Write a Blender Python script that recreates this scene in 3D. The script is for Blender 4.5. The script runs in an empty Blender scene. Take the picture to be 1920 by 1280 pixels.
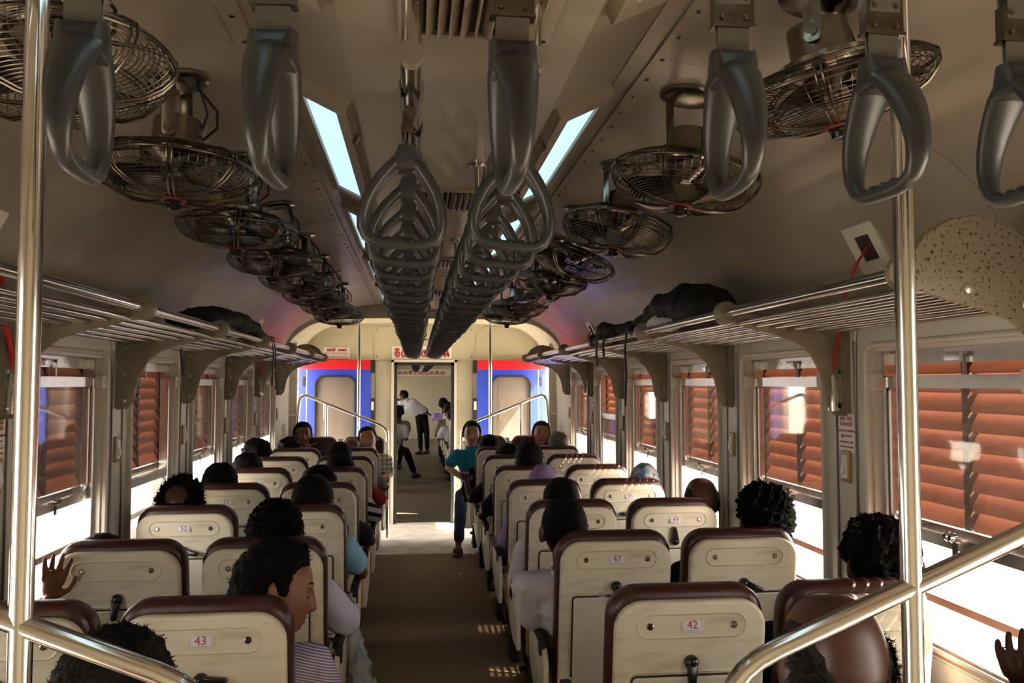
import bpy, bmesh, math, random
from mathutils import Vector, Matrix, Euler, noise
R = math.radians
PI = math.pi
random.seed(7)
SC = bpy.context.scene
COL = SC.collection

# ------------------------------------------------------------------ camera
cam_d = bpy.data.cameras.new('camera')
cam_d.sensor_width = 36.0
cam_d.lens = 36.0 * 1600.0 / 1920.0
cam_d.clip_start = 0.02
cam_d.clip_end = 500
cam = bpy.data.objects.new('camera', cam_d)
COL.objects.link(cam)
cam.location = (-0.10, 0.0, 1.68)
YAW = math.atan(180 / 1600.0)
PITCH = math.atan(78 / 1600.0)
cam.rotation_euler = (PI / 2 + PITCH, 0, -YAW)
SC.camera = cam

# ------------------------------------------------------------------ world, sun, exposure
W = bpy.data.worlds.new('daylight')
SC.world = W
W.use_nodes = True
bg = W.node_tree.nodes['Background']
bg.inputs[0].default_value = (1.0, 0.965, 0.90, 1)
bg.inputs[1].default_value = 8.8
sun_d = bpy.data.lights.new('sun', 'SUN')
sun_d.energy = 55.0
sun_d.angle = R(0.6)
sun_d.color = (1.0, 0.90, 0.74)
sun = bpy.data.objects.new('sun', sun_d)
COL.objects.link(sun)
sun.rotation_euler = Vector((-0.56, 0.20, -0.78)).to_track_quat('-Z', 'Y').to_euler()
SC.view_settings.view_transform = 'Standard'
SC.view_settings.look = 'None'
SC.view_settings.gamma = 1.0
SC.view_settings.use_curve_mapping = False
SC.view_settings.exposure = 0.40

# ------------------------------------------------------------------ materials
MATS = {}


def mat(name, col, rough=0.5, metal=0.0, var=0.0, scale=8.0, bump=0.0, bscale=60.0, col2=None,
        spec=0.5, stretch=None, lo=0.35, hi=0.7, transl=0.0, coat=0.0, detail=4.0):
    if name in MATS:
        return MATS[name]
    m = bpy.data.materials.new(name)
    m.use_nodes = True
    nt = m.node_tree
    b = nt.nodes['Principled BSDF']
    b.inputs['Roughness'].default_value = rough
    b.inputs['Metallic'].default_value = metal
    b.inputs['Specular IOR Level'].default_value = spec
    if coat:
        b.inputs['Coat Weight'].default_value = coat
        b.inputs['Coat Roughness'].default_value = 0.15
    c4 = (*col, 1)
    b.inputs['Base Color'].default_value = c4
    tc = nt.nodes.new('ShaderNodeTexCoord')
    src = tc.outputs['Object']
    if stretch:
        mp = nt.nodes.new('ShaderNodeMapping')
        mp.inputs['Scale'].default_value = stretch
        nt.links.new(src, mp.inputs[0])
        src = mp.outputs[0]
    if var or col2:
        n = nt.nodes.new('ShaderNodeTexNoise')
        n.inputs['Scale'].default_value = scale
        n.inputs['Detail'].default_value = detail
        nt.links.new(src, n.inputs['Vector'])
        r = nt.nodes.new('ShaderNodeValToRGB')
        r.color_ramp.elements[0].position = lo
        r.color_ramp.elements[1].position = hi
        c2 = col2 if col2 else tuple(max(0, c * (1 - var)) for c in col)
        r.color_ramp.elements[0].color = (*c2, 1)
        r.color_ramp.elements[1].color = c4
        nt.links.new(n.outputs['Fac'], r.inputs[0])
        nt.links.new(r.outputs[0], b.inputs['Base Color'])
    if bump:
        n2 = nt.nodes.new('ShaderNodeTexNoise')
        n2.inputs['Scale'].default_value = bscale
        n2.inputs['Detail'].default_value = 3
        nt.links.new(src, n2.inputs['Vector'])
        bp = nt.nodes.new('ShaderNodeBump')
        bp.inputs['Strength'].default_value = bump
        bp.inputs['Distance'].default_value = 0.01
        nt.links.new(n2.outputs['Fac'], bp.inputs['Height'])
        nt.links.new(bp.outputs[0], b.inputs['Normal'])
    if transl:
        t = nt.nodes.new('ShaderNodeBsdfTranslucent')
        t.inputs[0].default_value = c4
        mx = nt.nodes.new('ShaderNodeMixShader')
        mx.inputs[0].default_value = transl
        nt.links.new(b.outputs[0], mx.inputs[1])
        nt.links.new(t.outputs[0], mx.inputs[2])
        nt.links.new(mx.outputs[0], nt.nodes['Material Output'].inputs[0])
    MATS[name] = m
    return m


def emis(name, col, strength):
    m = bpy.data.materials.new(name)
    m.use_nodes = True
    b = m.node_tree.nodes['Principled BSDF']
    b.inputs['Base Color'].default_value = (*col, 1)
    b.inputs['Emission Color'].default_value = (*col, 1)
    b.inputs['Emission Strength'].default_value = strength
    return m


def glass_mat(name, tint=(0.93, 0.93, 0.93), haze=0.06, gloss=0.12):
    m = bpy.data.materials.new(name)
    m.use_nodes = True
    nt = m.node_tree
    nt.nodes.remove(nt.nodes['Principled BSDF'])
    tr = nt.nodes.new('ShaderNodeBsdfTransparent')
    tr.inputs[0].default_value = (*tint, 1)
    gl = nt.nodes.new('ShaderNodeBsdfGlossy')
    gl.inputs['Roughness'].default_value = 0.03
    df = nt.nodes.new('ShaderNodeBsdfDiffuse')
    df.inputs[0].default_value = (0.75, 0.72, 0.68, 1)
    m1 = nt.nodes.new('ShaderNodeMixShader')
    m2 = nt.nodes.new('ShaderNodeMixShader')
    fr = nt.nodes.new('ShaderNodeLayerWeight')
    fr.inputs[0].default_value = 0.5
    pw = nt.nodes.new('ShaderNodeMath')
    pw.operation = 'POWER'
    pw.inputs[1].default_value = 3.5
    nt.links.new(fr.outputs['Facing'], pw.inputs[0])
    ad = nt.nodes.new('ShaderNodeMath')
    ad.operation = 'MULTIPLY_ADD'
    ad.inputs[1].default_value = 0.45
    ad.inputs[2].default_value = gloss * 0.3
    nt.links.new(pw.outputs[0], ad.inputs[0])
    nt.links.new(ad.outputs[0], m1.inputs[0])
    nt.links.new(tr.outputs[0], m1.inputs[1])
    nt.links.new(gl.outputs[0], m1.inputs[2])
    m2.inputs[0].default_value = haze
    nt.links.new(m1.outputs[0], m2.inputs[1])
    nt.links.new(df.outputs[0], m2.inputs[2])
    nt.links.new(m2.outputs[0], nt.nodes['Material Output'].inputs[0])
    return m


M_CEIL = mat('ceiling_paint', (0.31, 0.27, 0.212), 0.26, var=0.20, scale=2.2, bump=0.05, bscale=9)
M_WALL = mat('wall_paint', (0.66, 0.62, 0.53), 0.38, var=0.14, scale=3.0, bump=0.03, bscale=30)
M_END = mat('end_wall_paint', (0.58, 0.53, 0.38), 0.45, var=0.12, scale=3.0)
M_FLOOR = mat('brown_floor', (0.255, 0.155, 0.080), 0.75, var=0.35, scale=55, bump=0.25, bscale=220)
M_SUNFLOOR = mat('vestibule_sun_patch', (0.70, 0.63, 0.52), 0.5, var=0.3, scale=6)  # sun patch by the end door is put into this paler floor colour
M_CREAM = mat('seat_shell', (0.77, 0.69, 0.52), 0.42, col2=(0.47, 0.37, 0.23), scale=7, stretch=(0.8, 1, 3.2), bump=0.03, bscale=40,
              lo=0.22, hi=0.50, detail=9)
M_TRAY = mat('tray_plastic', (0.76, 0.69, 0.54), 0.35, var=0.10, scale=6)
M_BROWN = mat('maroon_leatherette', (0.060, 0.016, 0.012), 0.30, var=0.3, scale=30, bump=0.12, bscale=260)
M_BLACKP = mat('black_plastic', (0.010, 0.009, 0.009), 0.25)
M_BLACK = mat('black_paint', (0.012, 0.012, 0.013), 0.5)
M_RUB = mat('black_rubber', (0.015, 0.015, 0.015), 0.7)
M_STEEL = mat('polished_steel', (0.62, 0.59, 0.55), 0.16, 1.0, var=0.12, scale=14)
M_ALU = mat('aluminium', (0.74, 0.73, 0.71), 0.30, 1.0, var=0.1, scale=20)
M_RACKP = mat('bracket_enamel', (0.36, 0.32, 0.24), 0.35, 0.35, var=0.35, scale=9)
M_RUST = mat('speckled_plate', (0.23, 0.19, 0.14), 0.45, col2=(0.05, 0.022, 0.010), scale=115, lo=0.36, hi=0.41, detail=2)
M_WIRE = mat('fan_wire', (0.13, 0.11, 0.085), 0.30, 1.0, var=0.3, scale=30)
M_FMOT = mat('fan_motor', (0.34, 0.31, 0.26), 0.22, 1.0, var=0.25, scale=18)
M_BLADE = mat('fan_blade', (0.10, 0.10, 0.10), 0.25, 1.0)
M_GRIP = mat('grip_plastic', (0.034, 0.036, 0.037), 0.34, var=0.15, scale=20, spec=0.4)
M_STRAP = mat('grey_strap', (0.13, 0.12, 0.10), 0.6, var=0.2, scale=60)
M_SLAT = mat('louvre_brown', (0.47, 0.255, 0.180), 0.38, var=0.28, scale=6, stretch=(1, 1, 5), transl=0.34)
M_SHF = mat('shutter_frame', (0.17, 0.115, 0.085), 0.4, 0.3, var=0.3, scale=12)
M_GLASS = glass_mat('window_glass', (0.92, 0.91, 0.90), 0.07, 0.10)
M_HAZE = glass_mat('dusty_glass', (0.80, 0.80, 0.80), 0.30, 0.10)
M_LAMP = emis('lamp_diffuser', (0.50, 0.78, 0.90), 0.95)
M_VENT = mat('vent_paint', (0.30, 0.255, 0.19), 0.4, var=0.15, scale=10)
M_GAP = mat('dark_gap', (0.03, 0.025, 0.02), 0.9)
M_RED = mat('red_paint', (0.62, 0.012, 0.022), 0.3, coat=0.4)
M_BLUE = mat('blue_paint', (0.030, 0.065, 0.52), 0.25, coat=0.4, var=0.15, scale=4)
M_LINE = mat('pale_line', (0.7, 0.75, 0.9), 0.4)
M_CORD = mat('red_cord', (0.55, 0.015, 0.02), 0.5)
M_TAN = mat('tan_plastic', (0.42, 0.27, 0.10), 0.4)
M_WHITE = mat('white_plastic', (0.82, 0.80, 0.76), 0.4)
M_SIGN = mat('sign_white', (0.80, 0.76, 0.70), 0.45)
M_TXT = mat('sign_red', (0.45, 0.03, 0.03), 0.5)
M_TXTP = mat('number_red', (0.40, 0.03, 0.06), 0.5)
M_WOOD = mat('arm_wood', (0.55, 0.27, 0.09), 0.35, var=0.3, scale=10, stretch=(1, 4, 1))
M_NET = mat('net_cord', (0.02, 0.02, 0.02), 0.8)
M_GROUND = mat('track_side_ground', (0.36, 0.33, 0.29), 0.9, var=0.3, scale=0.4, stretch=(3, 0.2, 1))
M_BLKCLOTH = mat('black_nylon', (0.008, 0.008, 0.009), 0.75, var=0.3, scale=40, bump=0.3, bscale=150)
M_PAPER = mat('white_cloth', (0.7, 0.66, 0.64), 0.8)
M_RAIL = mat('sill_wood', (0.36, 0.20, 0.13), 0.4, var=0.2, scale=8)
M_BUCKLE = mat('buckle_steel', (0.22, 0.19, 0.15), 0.25, 1.0, var=0.5, scale=50)
M_GOLD = mat('gold', (0.65, 0.42, 0.10), 0.2, 1.0)
M_CHROME = mat('chrome', (0.86, 0.84, 0.82), 0.13, 1.0)


# ------------------------------------------------------------------ mesh builder
def vadd(a, b): return (a[0] + b[0], a[1] + b[1], a[2] + b[2])


class MB:
    def __init__(self):
        self.v = []
        self.f = []
        self.m = []
        self.mi = 0

    def add(self, vs, fs):
        o = len(self.v)
        self.v += [tuple(p) for p in vs]
        for f in fs:
            self.f.append([i + o for i in f])
            self.m.append(self.mi)
        return self

    def box(self, c, s, rot=None):
        x, y, z = s[0] / 2, s[1] / 2, s[2] / 2
        vs = [Vector(p) for p in [(-x, -y, -z), (x, -y, -z), (x, y, -z), (-x, y, -z), (-x, -y, z), (x, -y, z), (x, y, z), (-x, y, z)]]
        if rot:
            e = Euler(rot).to_matrix()
            vs = [e @ p for p in vs]
        vs = [p + Vector(c) for p in vs]
        return self.add(vs, [(3, 2, 1, 0), (4, 5, 6, 7), (0, 1, 5, 4), (1, 2, 6, 5), (2, 3, 7, 6), (3, 0, 4, 7)])

    def bx(self, x0, x1, y0, y1, z0, z1):
        return self.box(((x0 + x1) / 2, (y0 + y1) / 2, (z0 + z1) / 2), (abs(x1 - x0), abs(y1 - y0), abs(z1 - z0)))

    def path(self, pts, r, seg=8, closed=False, caps=True, up=None):
        """tube along points; r number, list, or list of (ru,rv)"""
        P = [Vector(p) for p in pts]
        n = len(P)
        if not isinstance(r, (list, tuple)):
            r = [r] * n
        rings = []
        prev = None
        for i in range(n):
            if closed:
                t = P[(i + 1) % n] - P[i - 1]
            else:
                t = P[min(i + 1, n - 1)] - P[max(i - 1, 0)]
            if t.length < 1e-9:
                t = Vector((0, 0, 1))
            t.normalize()
            if up is not None:
                u = Vector(up) - t * t.dot(Vector(up))
                if u.length < 1e-4:
                    u = t.orthogonal()
            elif prev is None:
                u = t.orthogonal()
            else:
                u = prev - t * prev.dot(t)
                if u.length < 1e-6:
                    u = t.orthogonal()
            u.normalize()
            prev = u
            w = t.cross(u)
            ru, rv = r[i] if isinstance(r[i], (list, tuple)) else (r[i], r[i])
            rings.append([P[i] + u * (math.cos(2 * PI * k / seg) * ru) + w * (math.sin(2 * PI * k / seg) * rv) for k in range(seg)])
        vs = [p for g in rings for p in g]
        fs = []
        m = n if closed else n - 1
        for i in range(m):
            a, b = i * seg, ((i + 1) % n) * seg
            for k in range(seg):
                k2 = (k + 1) % seg
                fs.append((a + k, a + k2, b + k2, b + k))
        if not closed and caps:
            fs.append(tuple(range(seg - 1, -1, -1)))
            fs.append(tuple((n - 1) * seg + k for k in range(seg)))
        return self.add(vs, fs)

    def limb(self, pts, rad, seg=12, up=(1, 0, 0)):
        """capsule chain with rounded ends; rad numbers or (ru,rv)"""
        P = [Vector(p) for p in pts]
        rr = [r if isinstance(r, (list, tuple)) else (r, r) for r in rad]
        t0 = (P[0] - P[1]).normalized()
        t1 = (P[-1] - P[-2]).normalized()
        A, AR, B, BR = [], [], [], []
        for k in (3, 2, 1):
            a = k / 3.2 * PI / 2
            e0 = min(rr[0])
            e1 = min(rr[-1])
            A.append(P[0] + t0 * e0 * math.sin(a))
            AR.append((rr[0][0] * math.cos(a), rr[0][1] * math.cos(a)))
            B.insert(0, P[-1] + t1 * e1 * math.sin(a))
            BR.insert(0, (rr[-1][0] * math.cos(a), rr[-1][1] * math.cos(a)))
        return self.path(A + P + B, AR + rr + BR, seg, up=up)

    def lathe(self, prof, seg=24, o=(0, 0, 0), axis='z'):
        vs, fs = [], []
        for (r, z) in prof:
            for k in range(seg):
                a = 2 * PI * k / seg
                p = (r * math.cos(a), r * math.sin(a), z)
                if axis == 'y':
                    p = (p[0], p[2], -p[1])
                elif axis == 'x':
                    p = (p[2], p[1], -p[0])
                vs.append(vadd(p, o))
        n = len(prof)
        for i in range(n - 1):
            for k in range(seg):
                k2 = (k + 1) % seg
                fs.append((i * seg + k, i * seg + k2, (i + 1) * seg + k2, (i + 1) * seg + k))
        fs.append(tuple(range(seg - 1, -1, -1)))
        fs.append(tuple((n - 1) * seg + k for k in range(seg)))
        return self.add(vs, fs)

    def ell(self, c, r, seg=14, rings=9, rot=None):
        vs, fs = [], []
        e = Euler(rot).to_matrix() if rot else Matrix.Identity(3)
        for i in range(rings + 1):
            a = PI * (i + 0.02) / (rings + 0.04)
            for k in range(seg):
                b = 2 * PI * k / seg
                p = Vector((r[0] * math.sin(a) * math.cos(b), r[1] * math.sin(a) * math.sin(b), r[2] * math.cos(a)))
                vs.append(e @ p + Vector(c))
        for i in range(rings):
            for k in range(seg):
                k2 = (k + 1) % seg
                fs.append((i * seg + k, (i + 1) * seg + k, (i + 1) * seg + k2, i * seg + k2))
        fs.append(tuple(range(seg)))
        fs.append(tuple(rings * seg + k for k in range(seg - 1, -1, -1)))
        return self.add(vs, fs)

    def slab(self, outline, t0, t1, bevel=0.0, fn=None):
        """2D outline (CCW) extruded from t0 to t1; fn maps (u,v,t) to xyz"""
        n = len(outline)
        if fn is None:
            fn = lambda u, v, t: (u, t, v)

        def inset(b):
            out = []
            for i in range(n):
                p = Vector(outline[i])
                a = Vector(outline[i - 1])
                c = Vector(outline[(i + 1) % n])
                d = (c - a)
                if d.length < 1e-9:
                    out.append(p)
                    continue
                d.normalize()
                out.append(p + Vector((-d.y, d.x)) * b)
            return out
        lev = []
        if bevel > 0:
            for a in (0, 0.35, 0.7, 1.0):
                an = a * PI / 2
                lev.append((t0 + bevel * (1 - math.sin(an)), bevel * (1 - math.cos(an))))
            lev = [(t0 + bevel * (1 - math.cos(q * PI / 2)), bevel * (1 - math.sin(q * PI / 2))) for q in (0, .33, .66, 1)]
            lev += [(t1 - bevel * (1 - math.cos(q * PI / 2)), bevel * (1 - math.sin(q * PI / 2))) for q in (1, .66, .33, 0)]
        else:
            lev = [(t0, 0), (t1, 0)]
        vs, fs = [], []
        for (t, b) in lev:
            for p in (inset(b) if b else [Vector(q) for q in outline]):
                vs.append(fn(p[0], p[1], t))
        L = len(lev)
        for i in range(L - 1):
            for k in range(n):
                k2 = (k + 1) % n
                fs.append((i * n + k, i * n + k2, (i + 1) * n + k2, (i + 1) * n + k))
        fs.append(tuple(range(n - 1, -1, -1)))
        fs.append(tuple((L - 1) * n + k for k in range(n)))
        return self.add(vs, fs)

    def mesh(self, name, mats, smooth=40):
        me = bpy.data.meshes.new(name)
        me.from_pydata(self.v, [], self.f)
        if not isinstance(mats, (list, tuple)):
            mats = [mats]
        for m in mats:
            me.materials.append(m)
        if len(mats) > 1:
            me.polygons.foreach_set('material_index', self.m)
        bm = bmesh.new()
        bm.from_mesh(me)
        bmesh.ops.recalc_face_normals(bm, faces=bm.faces)
        bm.to_mesh(me)
        bm.free()
        if smooth:
            me.shade_smooth()
            me.set_sharp_from_angle(angle=R(smooth))
        return me

    def build(self, name, mats, parent=None, smooth=40, loc=None):
        return link(name, self.mesh(name, mats, smooth), parent, loc)


def link(name, me, parent=None, loc=None, rot=None):
    o = bpy.data.objects.new(name, me)
    COL.objects.link(o)
    if parent is not None:
        o.parent = parent
    if loc is not None:
        o.location = loc
    if rot is not None:
        o.rotation_euler = rot
    return o


def tag(o, label=None, cat=None, group=None, kind=None):
    if label:
        o['label'] = label
    if cat:
        o['category'] = cat
    if group:
        o['group'] = group
    if kind:
        o['kind'] = kind
    return o


def thing(name, label, cat, loc=(0, 0, 0), rot=(0, 0, 0), group=None):
    o = bpy.data.objects.new(name, None)
    o.empty_display_size = 0.05
    COL.objects.link(o)
    o.location = loc
    o.rotation_euler = rot
    return tag(o, label, cat, group)


def struct(name, label, mb, m, smooth=40):
    return tag(mb.build(name, m, smooth=smooth), label, None, None, 'structure')


KIDS = {}


def copy_tree(o, parent=None):
    c = o.copy()
    COL.objects.link(c)
    c.parent = parent
    for ch in list(o.children):
        copy_tree(ch, c)
    return c


def rrect(w, h, r, seg=6, cx=0, cy=0, rb=None):
    """CCW rounded rectangle; r top radius, rb bottom radius"""
    rb = r if rb is None else rb
    out = []
    for (sx, sy, a0, rr) in ((1, -1, -90, rb), (1, 1, 0, r), (-1, 1, 90, r), (-1, -1, 180, rb)):
        for k in range(seg + 1):
            a = R(a0 + 90 * k / seg)
            out.append((cx + sx * (w / 2 - rr) + rr * math.cos(a), cy + sy * (h / 2 - rr) + rr * math.sin(a)))
    return out


ONES = ['zeroth', 'first', 'second', 'third', 'fourth', 'fifth', 'sixth', 'seventh', 'eighth', 'ninth', 'tenth', 'eleventh',
        'twelfth', 'thirteenth', 'fourteenth', 'fifteenth', 'sixteenth', 'seventeenth', 'eighteenth', 'nineteenth', 'twentieth']


def ordn(n):
    if n <= 20:
        return ONES[n]
    if n < 30:
        return 'twenty-' + ONES[n - 20]
    if n == 30:
        return 'thirtieth'
    return 'thirty-' + ONES[n - 30]


def text_mesh(body, size, extrude=0.0006):
    cu = bpy.data.curves.new('lettering', 'FONT')
    cu.body = body
    cu.size = size
    cu.align_x = 'CENTER'
    cu.align_y = 'CENTER'
    cu.extrude = extrude
    cu.resolution_u = 3
    o = bpy.data.objects.new('lettering', cu)
    COL.objects.link(o)
    dg = bpy.context.evaluated_depsgraph_get()
    me = bpy.data.meshes.new_from_object(o.evaluated_get(dg))
    bpy.data.objects.remove(o)
    bpy.data.curves.remove(cu)
    return me


def text(name, body, size, m, parent, loc, rot, sx=1.0):
    me = text_mesh(body, size)
    me.materials.clear()
    me.materials.append(m)
    o = link(name, me, parent, loc, rot)
    o.scale = (sx, 1, 1)
    return o


def remesh(mb, voxel, smooth=4, namp=0.0, nscale=14.0, seed=0.0):
    me = bpy.data.meshes.new('tmp')
    me.from_pydata(mb.v, [], mb.f)
    o = bpy.data.objects.new('tmp', me)
    COL.objects.link(o)
    a = o.modifiers.new('r', 'REMESH')
    a.mode = 'VOXEL'
    a.voxel_size = voxel
    if smooth:
        s = o.modifiers.new('s', 'SMOOTH')
        s.factor = 0.5
        s.iterations = smooth
    dg = bpy.context.evaluated_depsgraph_get()
    out = bpy.data.meshes.new_from_object(o.evaluated_get(dg))
    bpy.data.objects.remove(o)
    bpy.data.meshes.remove(me)
    r = MB()
    nv = len(out.vertices)
    if namp:
        off = Vector((seed * 3.1, seed * 1.7, seed))
        for v in out.vertices:
            p = v.co
            q = Vector((p.x * nscale, p.y * nscale, p.z * nscale * 0.8)) + off
            d = noise.noise(q) + 0.5 * noise.noise(q * 2.3)
            r.v.append(tuple(p + v.normal * (d * namp)))
    else:
        r.v = [tuple(v.co) for v in out.vertices]
    r.f = [list(p.vertices) for p in out.polygons]
    r.m = [0] * len(r.f)
    bpy.data.meshes.remove(out)
    return r

# ================================================================== SETTING
WX = 1.45            # half width of the saloon at the wall face
WT = 0.11            # wall thickness
YB, YE = -0.75, 10.40
PIER0 = 1.82         # first rack bracket / pier
WP = 1.12            # window pitch
NW = 6
SILL, HEAD = 0.90, 1.80
HWO = 0.39           # half width of an opening
wcs = [PIER0 + WP * (k + 0.5) for k in range(NW)]
DOORS = [(0.50, 1.10), (9.45, 10.30)]  # near pair is out of view, kept open and sized to admit fill light

fl = MB().bx(-WX - WT, WX + WT, YB, 8.55, -0.10, 0.0)
struct('floor', 'brown textured carriage floor running down the aisle', fl, M_FLOOR)
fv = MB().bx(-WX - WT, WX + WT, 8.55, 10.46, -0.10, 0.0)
struct('floor', 'worn vestibule floor by the end door, sun patch put into its pale colour', fv, M_SUNFLOOR)
g = MB().box((0, 20, -1.25), (240, 240, 0.1))
struct('ground', 'pale sunlit ground beside the railway line', g, M_GROUND)

for s, nm in ((-1, 'left'), (1, 'right')):
    w = MB()
    x0, x1 = s * WX, s * (WX + WT)
    # openings: doors (floor to 1.96) and windows
    cuts = [(a, b, 0.0, 1.96) for a, b in DOORS] + [(c - HWO, c + HWO, SILL, HEAD) for c in wcs]
    cuts.sort()
    y = YB
    for (a, b, z0, z1) in cuts:
        w.bx(x0, x1, y, a, 0, 2.30)
        if z0 > 0:
            w.bx(x0, x1, a, b, 0, z0)
        w.bx(x0, x1, a, b, z1, 2.30)
        y = b
    w.bx(x0, x1, y, YE, 0, 2.30)
    struct('wall_' + nm, 'cream painted %s side wall pierced by shuttered windows' % nm, w, M_WALL)
    # raised panel mouldings over each window
    for k, c in enumerate(wcs):
        t = MB()
        ol = rrect(0.98, 1.06, 0.10, 6, c, 1.40)
        pts = [(s * (WX - 0.004), p[0], p[1]) for p in ol]
        t.path(pts, [(0.010, 0.006)] * len(pts), 6, closed=True, up=(0, 0, 1))
        struct('trim_%d' % (k + (1 if s < 0 else 7)), 'raised cream moulding round the %s window on the %s' % (ordn(k + 1), nm), t, M_WALL)
    # dado heater casing along the foot of the wall
    b = MB().bx(s * (WX - 0.06), s * WX, 1.6, 9.1, 0.0, 0.22)
    struct('baseboard_' + nm, 'low cream casing along the foot of the %s wall' % nm, b, M_WALL)

# ---- ceiling: curved vault each side, light coves, flat centre panel
VAULT = [(1.47, 1.90), (1.45, 1.98), (1.435, 2.05), (1.405, 2.12), (1.36, 2.19), (1.29, 2.255), (1.20, 2.31), (1.08, 2.365),
         (0.95, 2.41), (0.80, 2.45), (0.64, 2.48), (0.50, 2.497), (0.435, 2.502)]


def vault_z(x):
    x = abs(x)
    for (a, b) in zip(VAULT[:-1], VAULT[1:]):
        if b[0] <= x <= a[0]:
            t = (x - b[0]) / (a[0] - b[0])
            return b[1] + (a[1] - b[1]) * t
    return VAULT[-1][1]


def vault_n(x):
    e = 0.02
    dz = (vault_z(abs(x) + e) - vault_z(abs(x) - e)) / (2 * e)
    n = Vector((dz * (1 if x > 0 else -1), 0, -1)).normalized()
    return n


def strip(prof, y0, y1, th, outward):
    """sheet along Y from 2D profile with thickness th toward +normal"""
    m = MB()
    n = len(prof)
    vs = []
    for y in (y0, y1):
        for (x, z) in prof:
            vs.append((x, y, z))
        for (x, z) in prof:
            vs.append((x + outward[0] * th, y, z + outward[1] * th))
    N = 2 * n
    fs = []
    for i in range(n - 1):
        fs.append((i, i + 1, N + i + 1, N + i))
        fs.append((n + i, N + n + i, N + n + i + 1, n + i + 1))
        for o in (0, N):
            fs.append((o + i, o + n + i, o + n + i + 1, o + i + 1))
    for i in (0, n - 1):
        fs.append((i, N + i, N + n + i, n + i))
    m.add(vs, fs)
    return m


seams = [YB, 0.94, 2.06, 3.18, 4.30, 5.42, 6.54, 7.66, 8.95]
for s, nm in ((-1, 'left'), (1, 'right')):
    root = None
    prof = [(s * x, z) for x, z in VAULT]
    for i in range(len(seams) - 1):
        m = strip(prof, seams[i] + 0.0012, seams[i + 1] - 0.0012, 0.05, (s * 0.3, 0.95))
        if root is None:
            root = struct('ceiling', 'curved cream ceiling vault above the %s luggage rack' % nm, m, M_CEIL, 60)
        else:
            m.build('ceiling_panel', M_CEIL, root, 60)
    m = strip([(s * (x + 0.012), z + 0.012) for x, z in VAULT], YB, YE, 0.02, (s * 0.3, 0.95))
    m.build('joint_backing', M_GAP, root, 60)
    # riveted cover strip along the cove edge
    m = strip([(s * 0.53, 2.489), (s * 0.485, 2.494)], YB, 8.95, 0.004, (0, -1))
    m.build('cover_strip', M_CEIL, root)
    y = 1.2
    rv = MB()
    while y < 8.9:
        rv.lathe([(0.006, 0), (0.006, -0.003), (0.003, -0.0045)], 8, (s * 0.507, y, 2.487))
        y += 0.14
    rv.build('rivet', M_FMOT, root)

# centre panel and the two sloping coves
croot = None
csm = [YB, 0.62, 2.16, 3.70, 5.24, 6.78, 8.95]
for i in range(len(csm) - 1):
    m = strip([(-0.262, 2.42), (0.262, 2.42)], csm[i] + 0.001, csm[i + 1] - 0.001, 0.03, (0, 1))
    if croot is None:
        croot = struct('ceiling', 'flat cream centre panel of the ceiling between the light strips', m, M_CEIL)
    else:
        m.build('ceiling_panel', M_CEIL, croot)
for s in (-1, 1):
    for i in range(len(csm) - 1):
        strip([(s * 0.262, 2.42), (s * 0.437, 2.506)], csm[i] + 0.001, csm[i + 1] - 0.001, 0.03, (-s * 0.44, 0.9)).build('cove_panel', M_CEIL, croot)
strip([(-0.25, 2.445), (0.25, 2.445)], YB, 8.95, 0.01, (0, 1)).build('joint_backing', M_GAP, croot)
strip([(-1.6, 2.62), (1.6, 2.62)], YB, YE + 0.1, 0.04, (0, 1)).build('roof_sheet', M_GAP, croot)

# ---- far bulkhead arch, vestibule ceiling and end walls
ARCH = [(1.45 * math.cos(PI / 2 * k / 24) ** 0.42, 1.84 + 0.46 * math.sin(PI / 2 * k / 24) ** 0.75) for k in range(24)] + [(0.0, 2.30)]


def arch_wall(y0, y1, inner):
    """vertical plate between the vault and an inner arch"""
    m = MB()
    top = [(x, 2.60) for x, z in inner]
    full = [(-x, z) for x, z in inner] + [(x, z) for x, z in reversed(inner[:-1])]
    n = len(full)
    vs = []
    for y in (y0, y1):
        vs += [(x, y, z) for x, z in full]
        vs += [(x, y, 2.60) for x, z in full]
    fs = []
    N = 2 * n
    for i in range(n - 1):
        fs.append((i, i + 1, n + i + 1, n + i))
        fs.append((N + i, N + n + i, N + n + i + 1, N + i + 1))
        fs.append((i, N + i, N + i + 1, i + 1))
    for i in (0, n - 1):
        fs.append((i, n + i, N + n + i, N + i))
    m.add(vs, fs)
    return m


ARC2 = [(x, z + 0.055 * min(1, (1.45 - x) / 0.3)) for x, z in ARCH]
struct('trim_20', 'cream arched bulkhead where the saloon ceiling ends', arch_wall(8.95, 9.02, ARC2), M_END)
m = strip([(x, z + 0.05) for x, z in [(-a, b) for a, b in ARC2] + [(a, b) for a, b in reversed(ARC2[:-1])]], 9.02, YE + .02, 0.03, (0, 1))
struct('ceiling', 'cream arched ceiling of the far vestibule', m, M_END, 60)

DW, DH = 0.36, 1.93
e = MB()
e.bx(-WX - WT, -DW, YE, YE + 0.07, 0, 2.62).bx(DW, WX + WT, YE, YE + 0.07, 0, 2.62).bx(-DW, DW, YE, YE + 0.07, DH, 2.62)
ew = struct('wall_far_end', 'yellowish cream end wall around the open gangway door', e, M_END)
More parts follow.
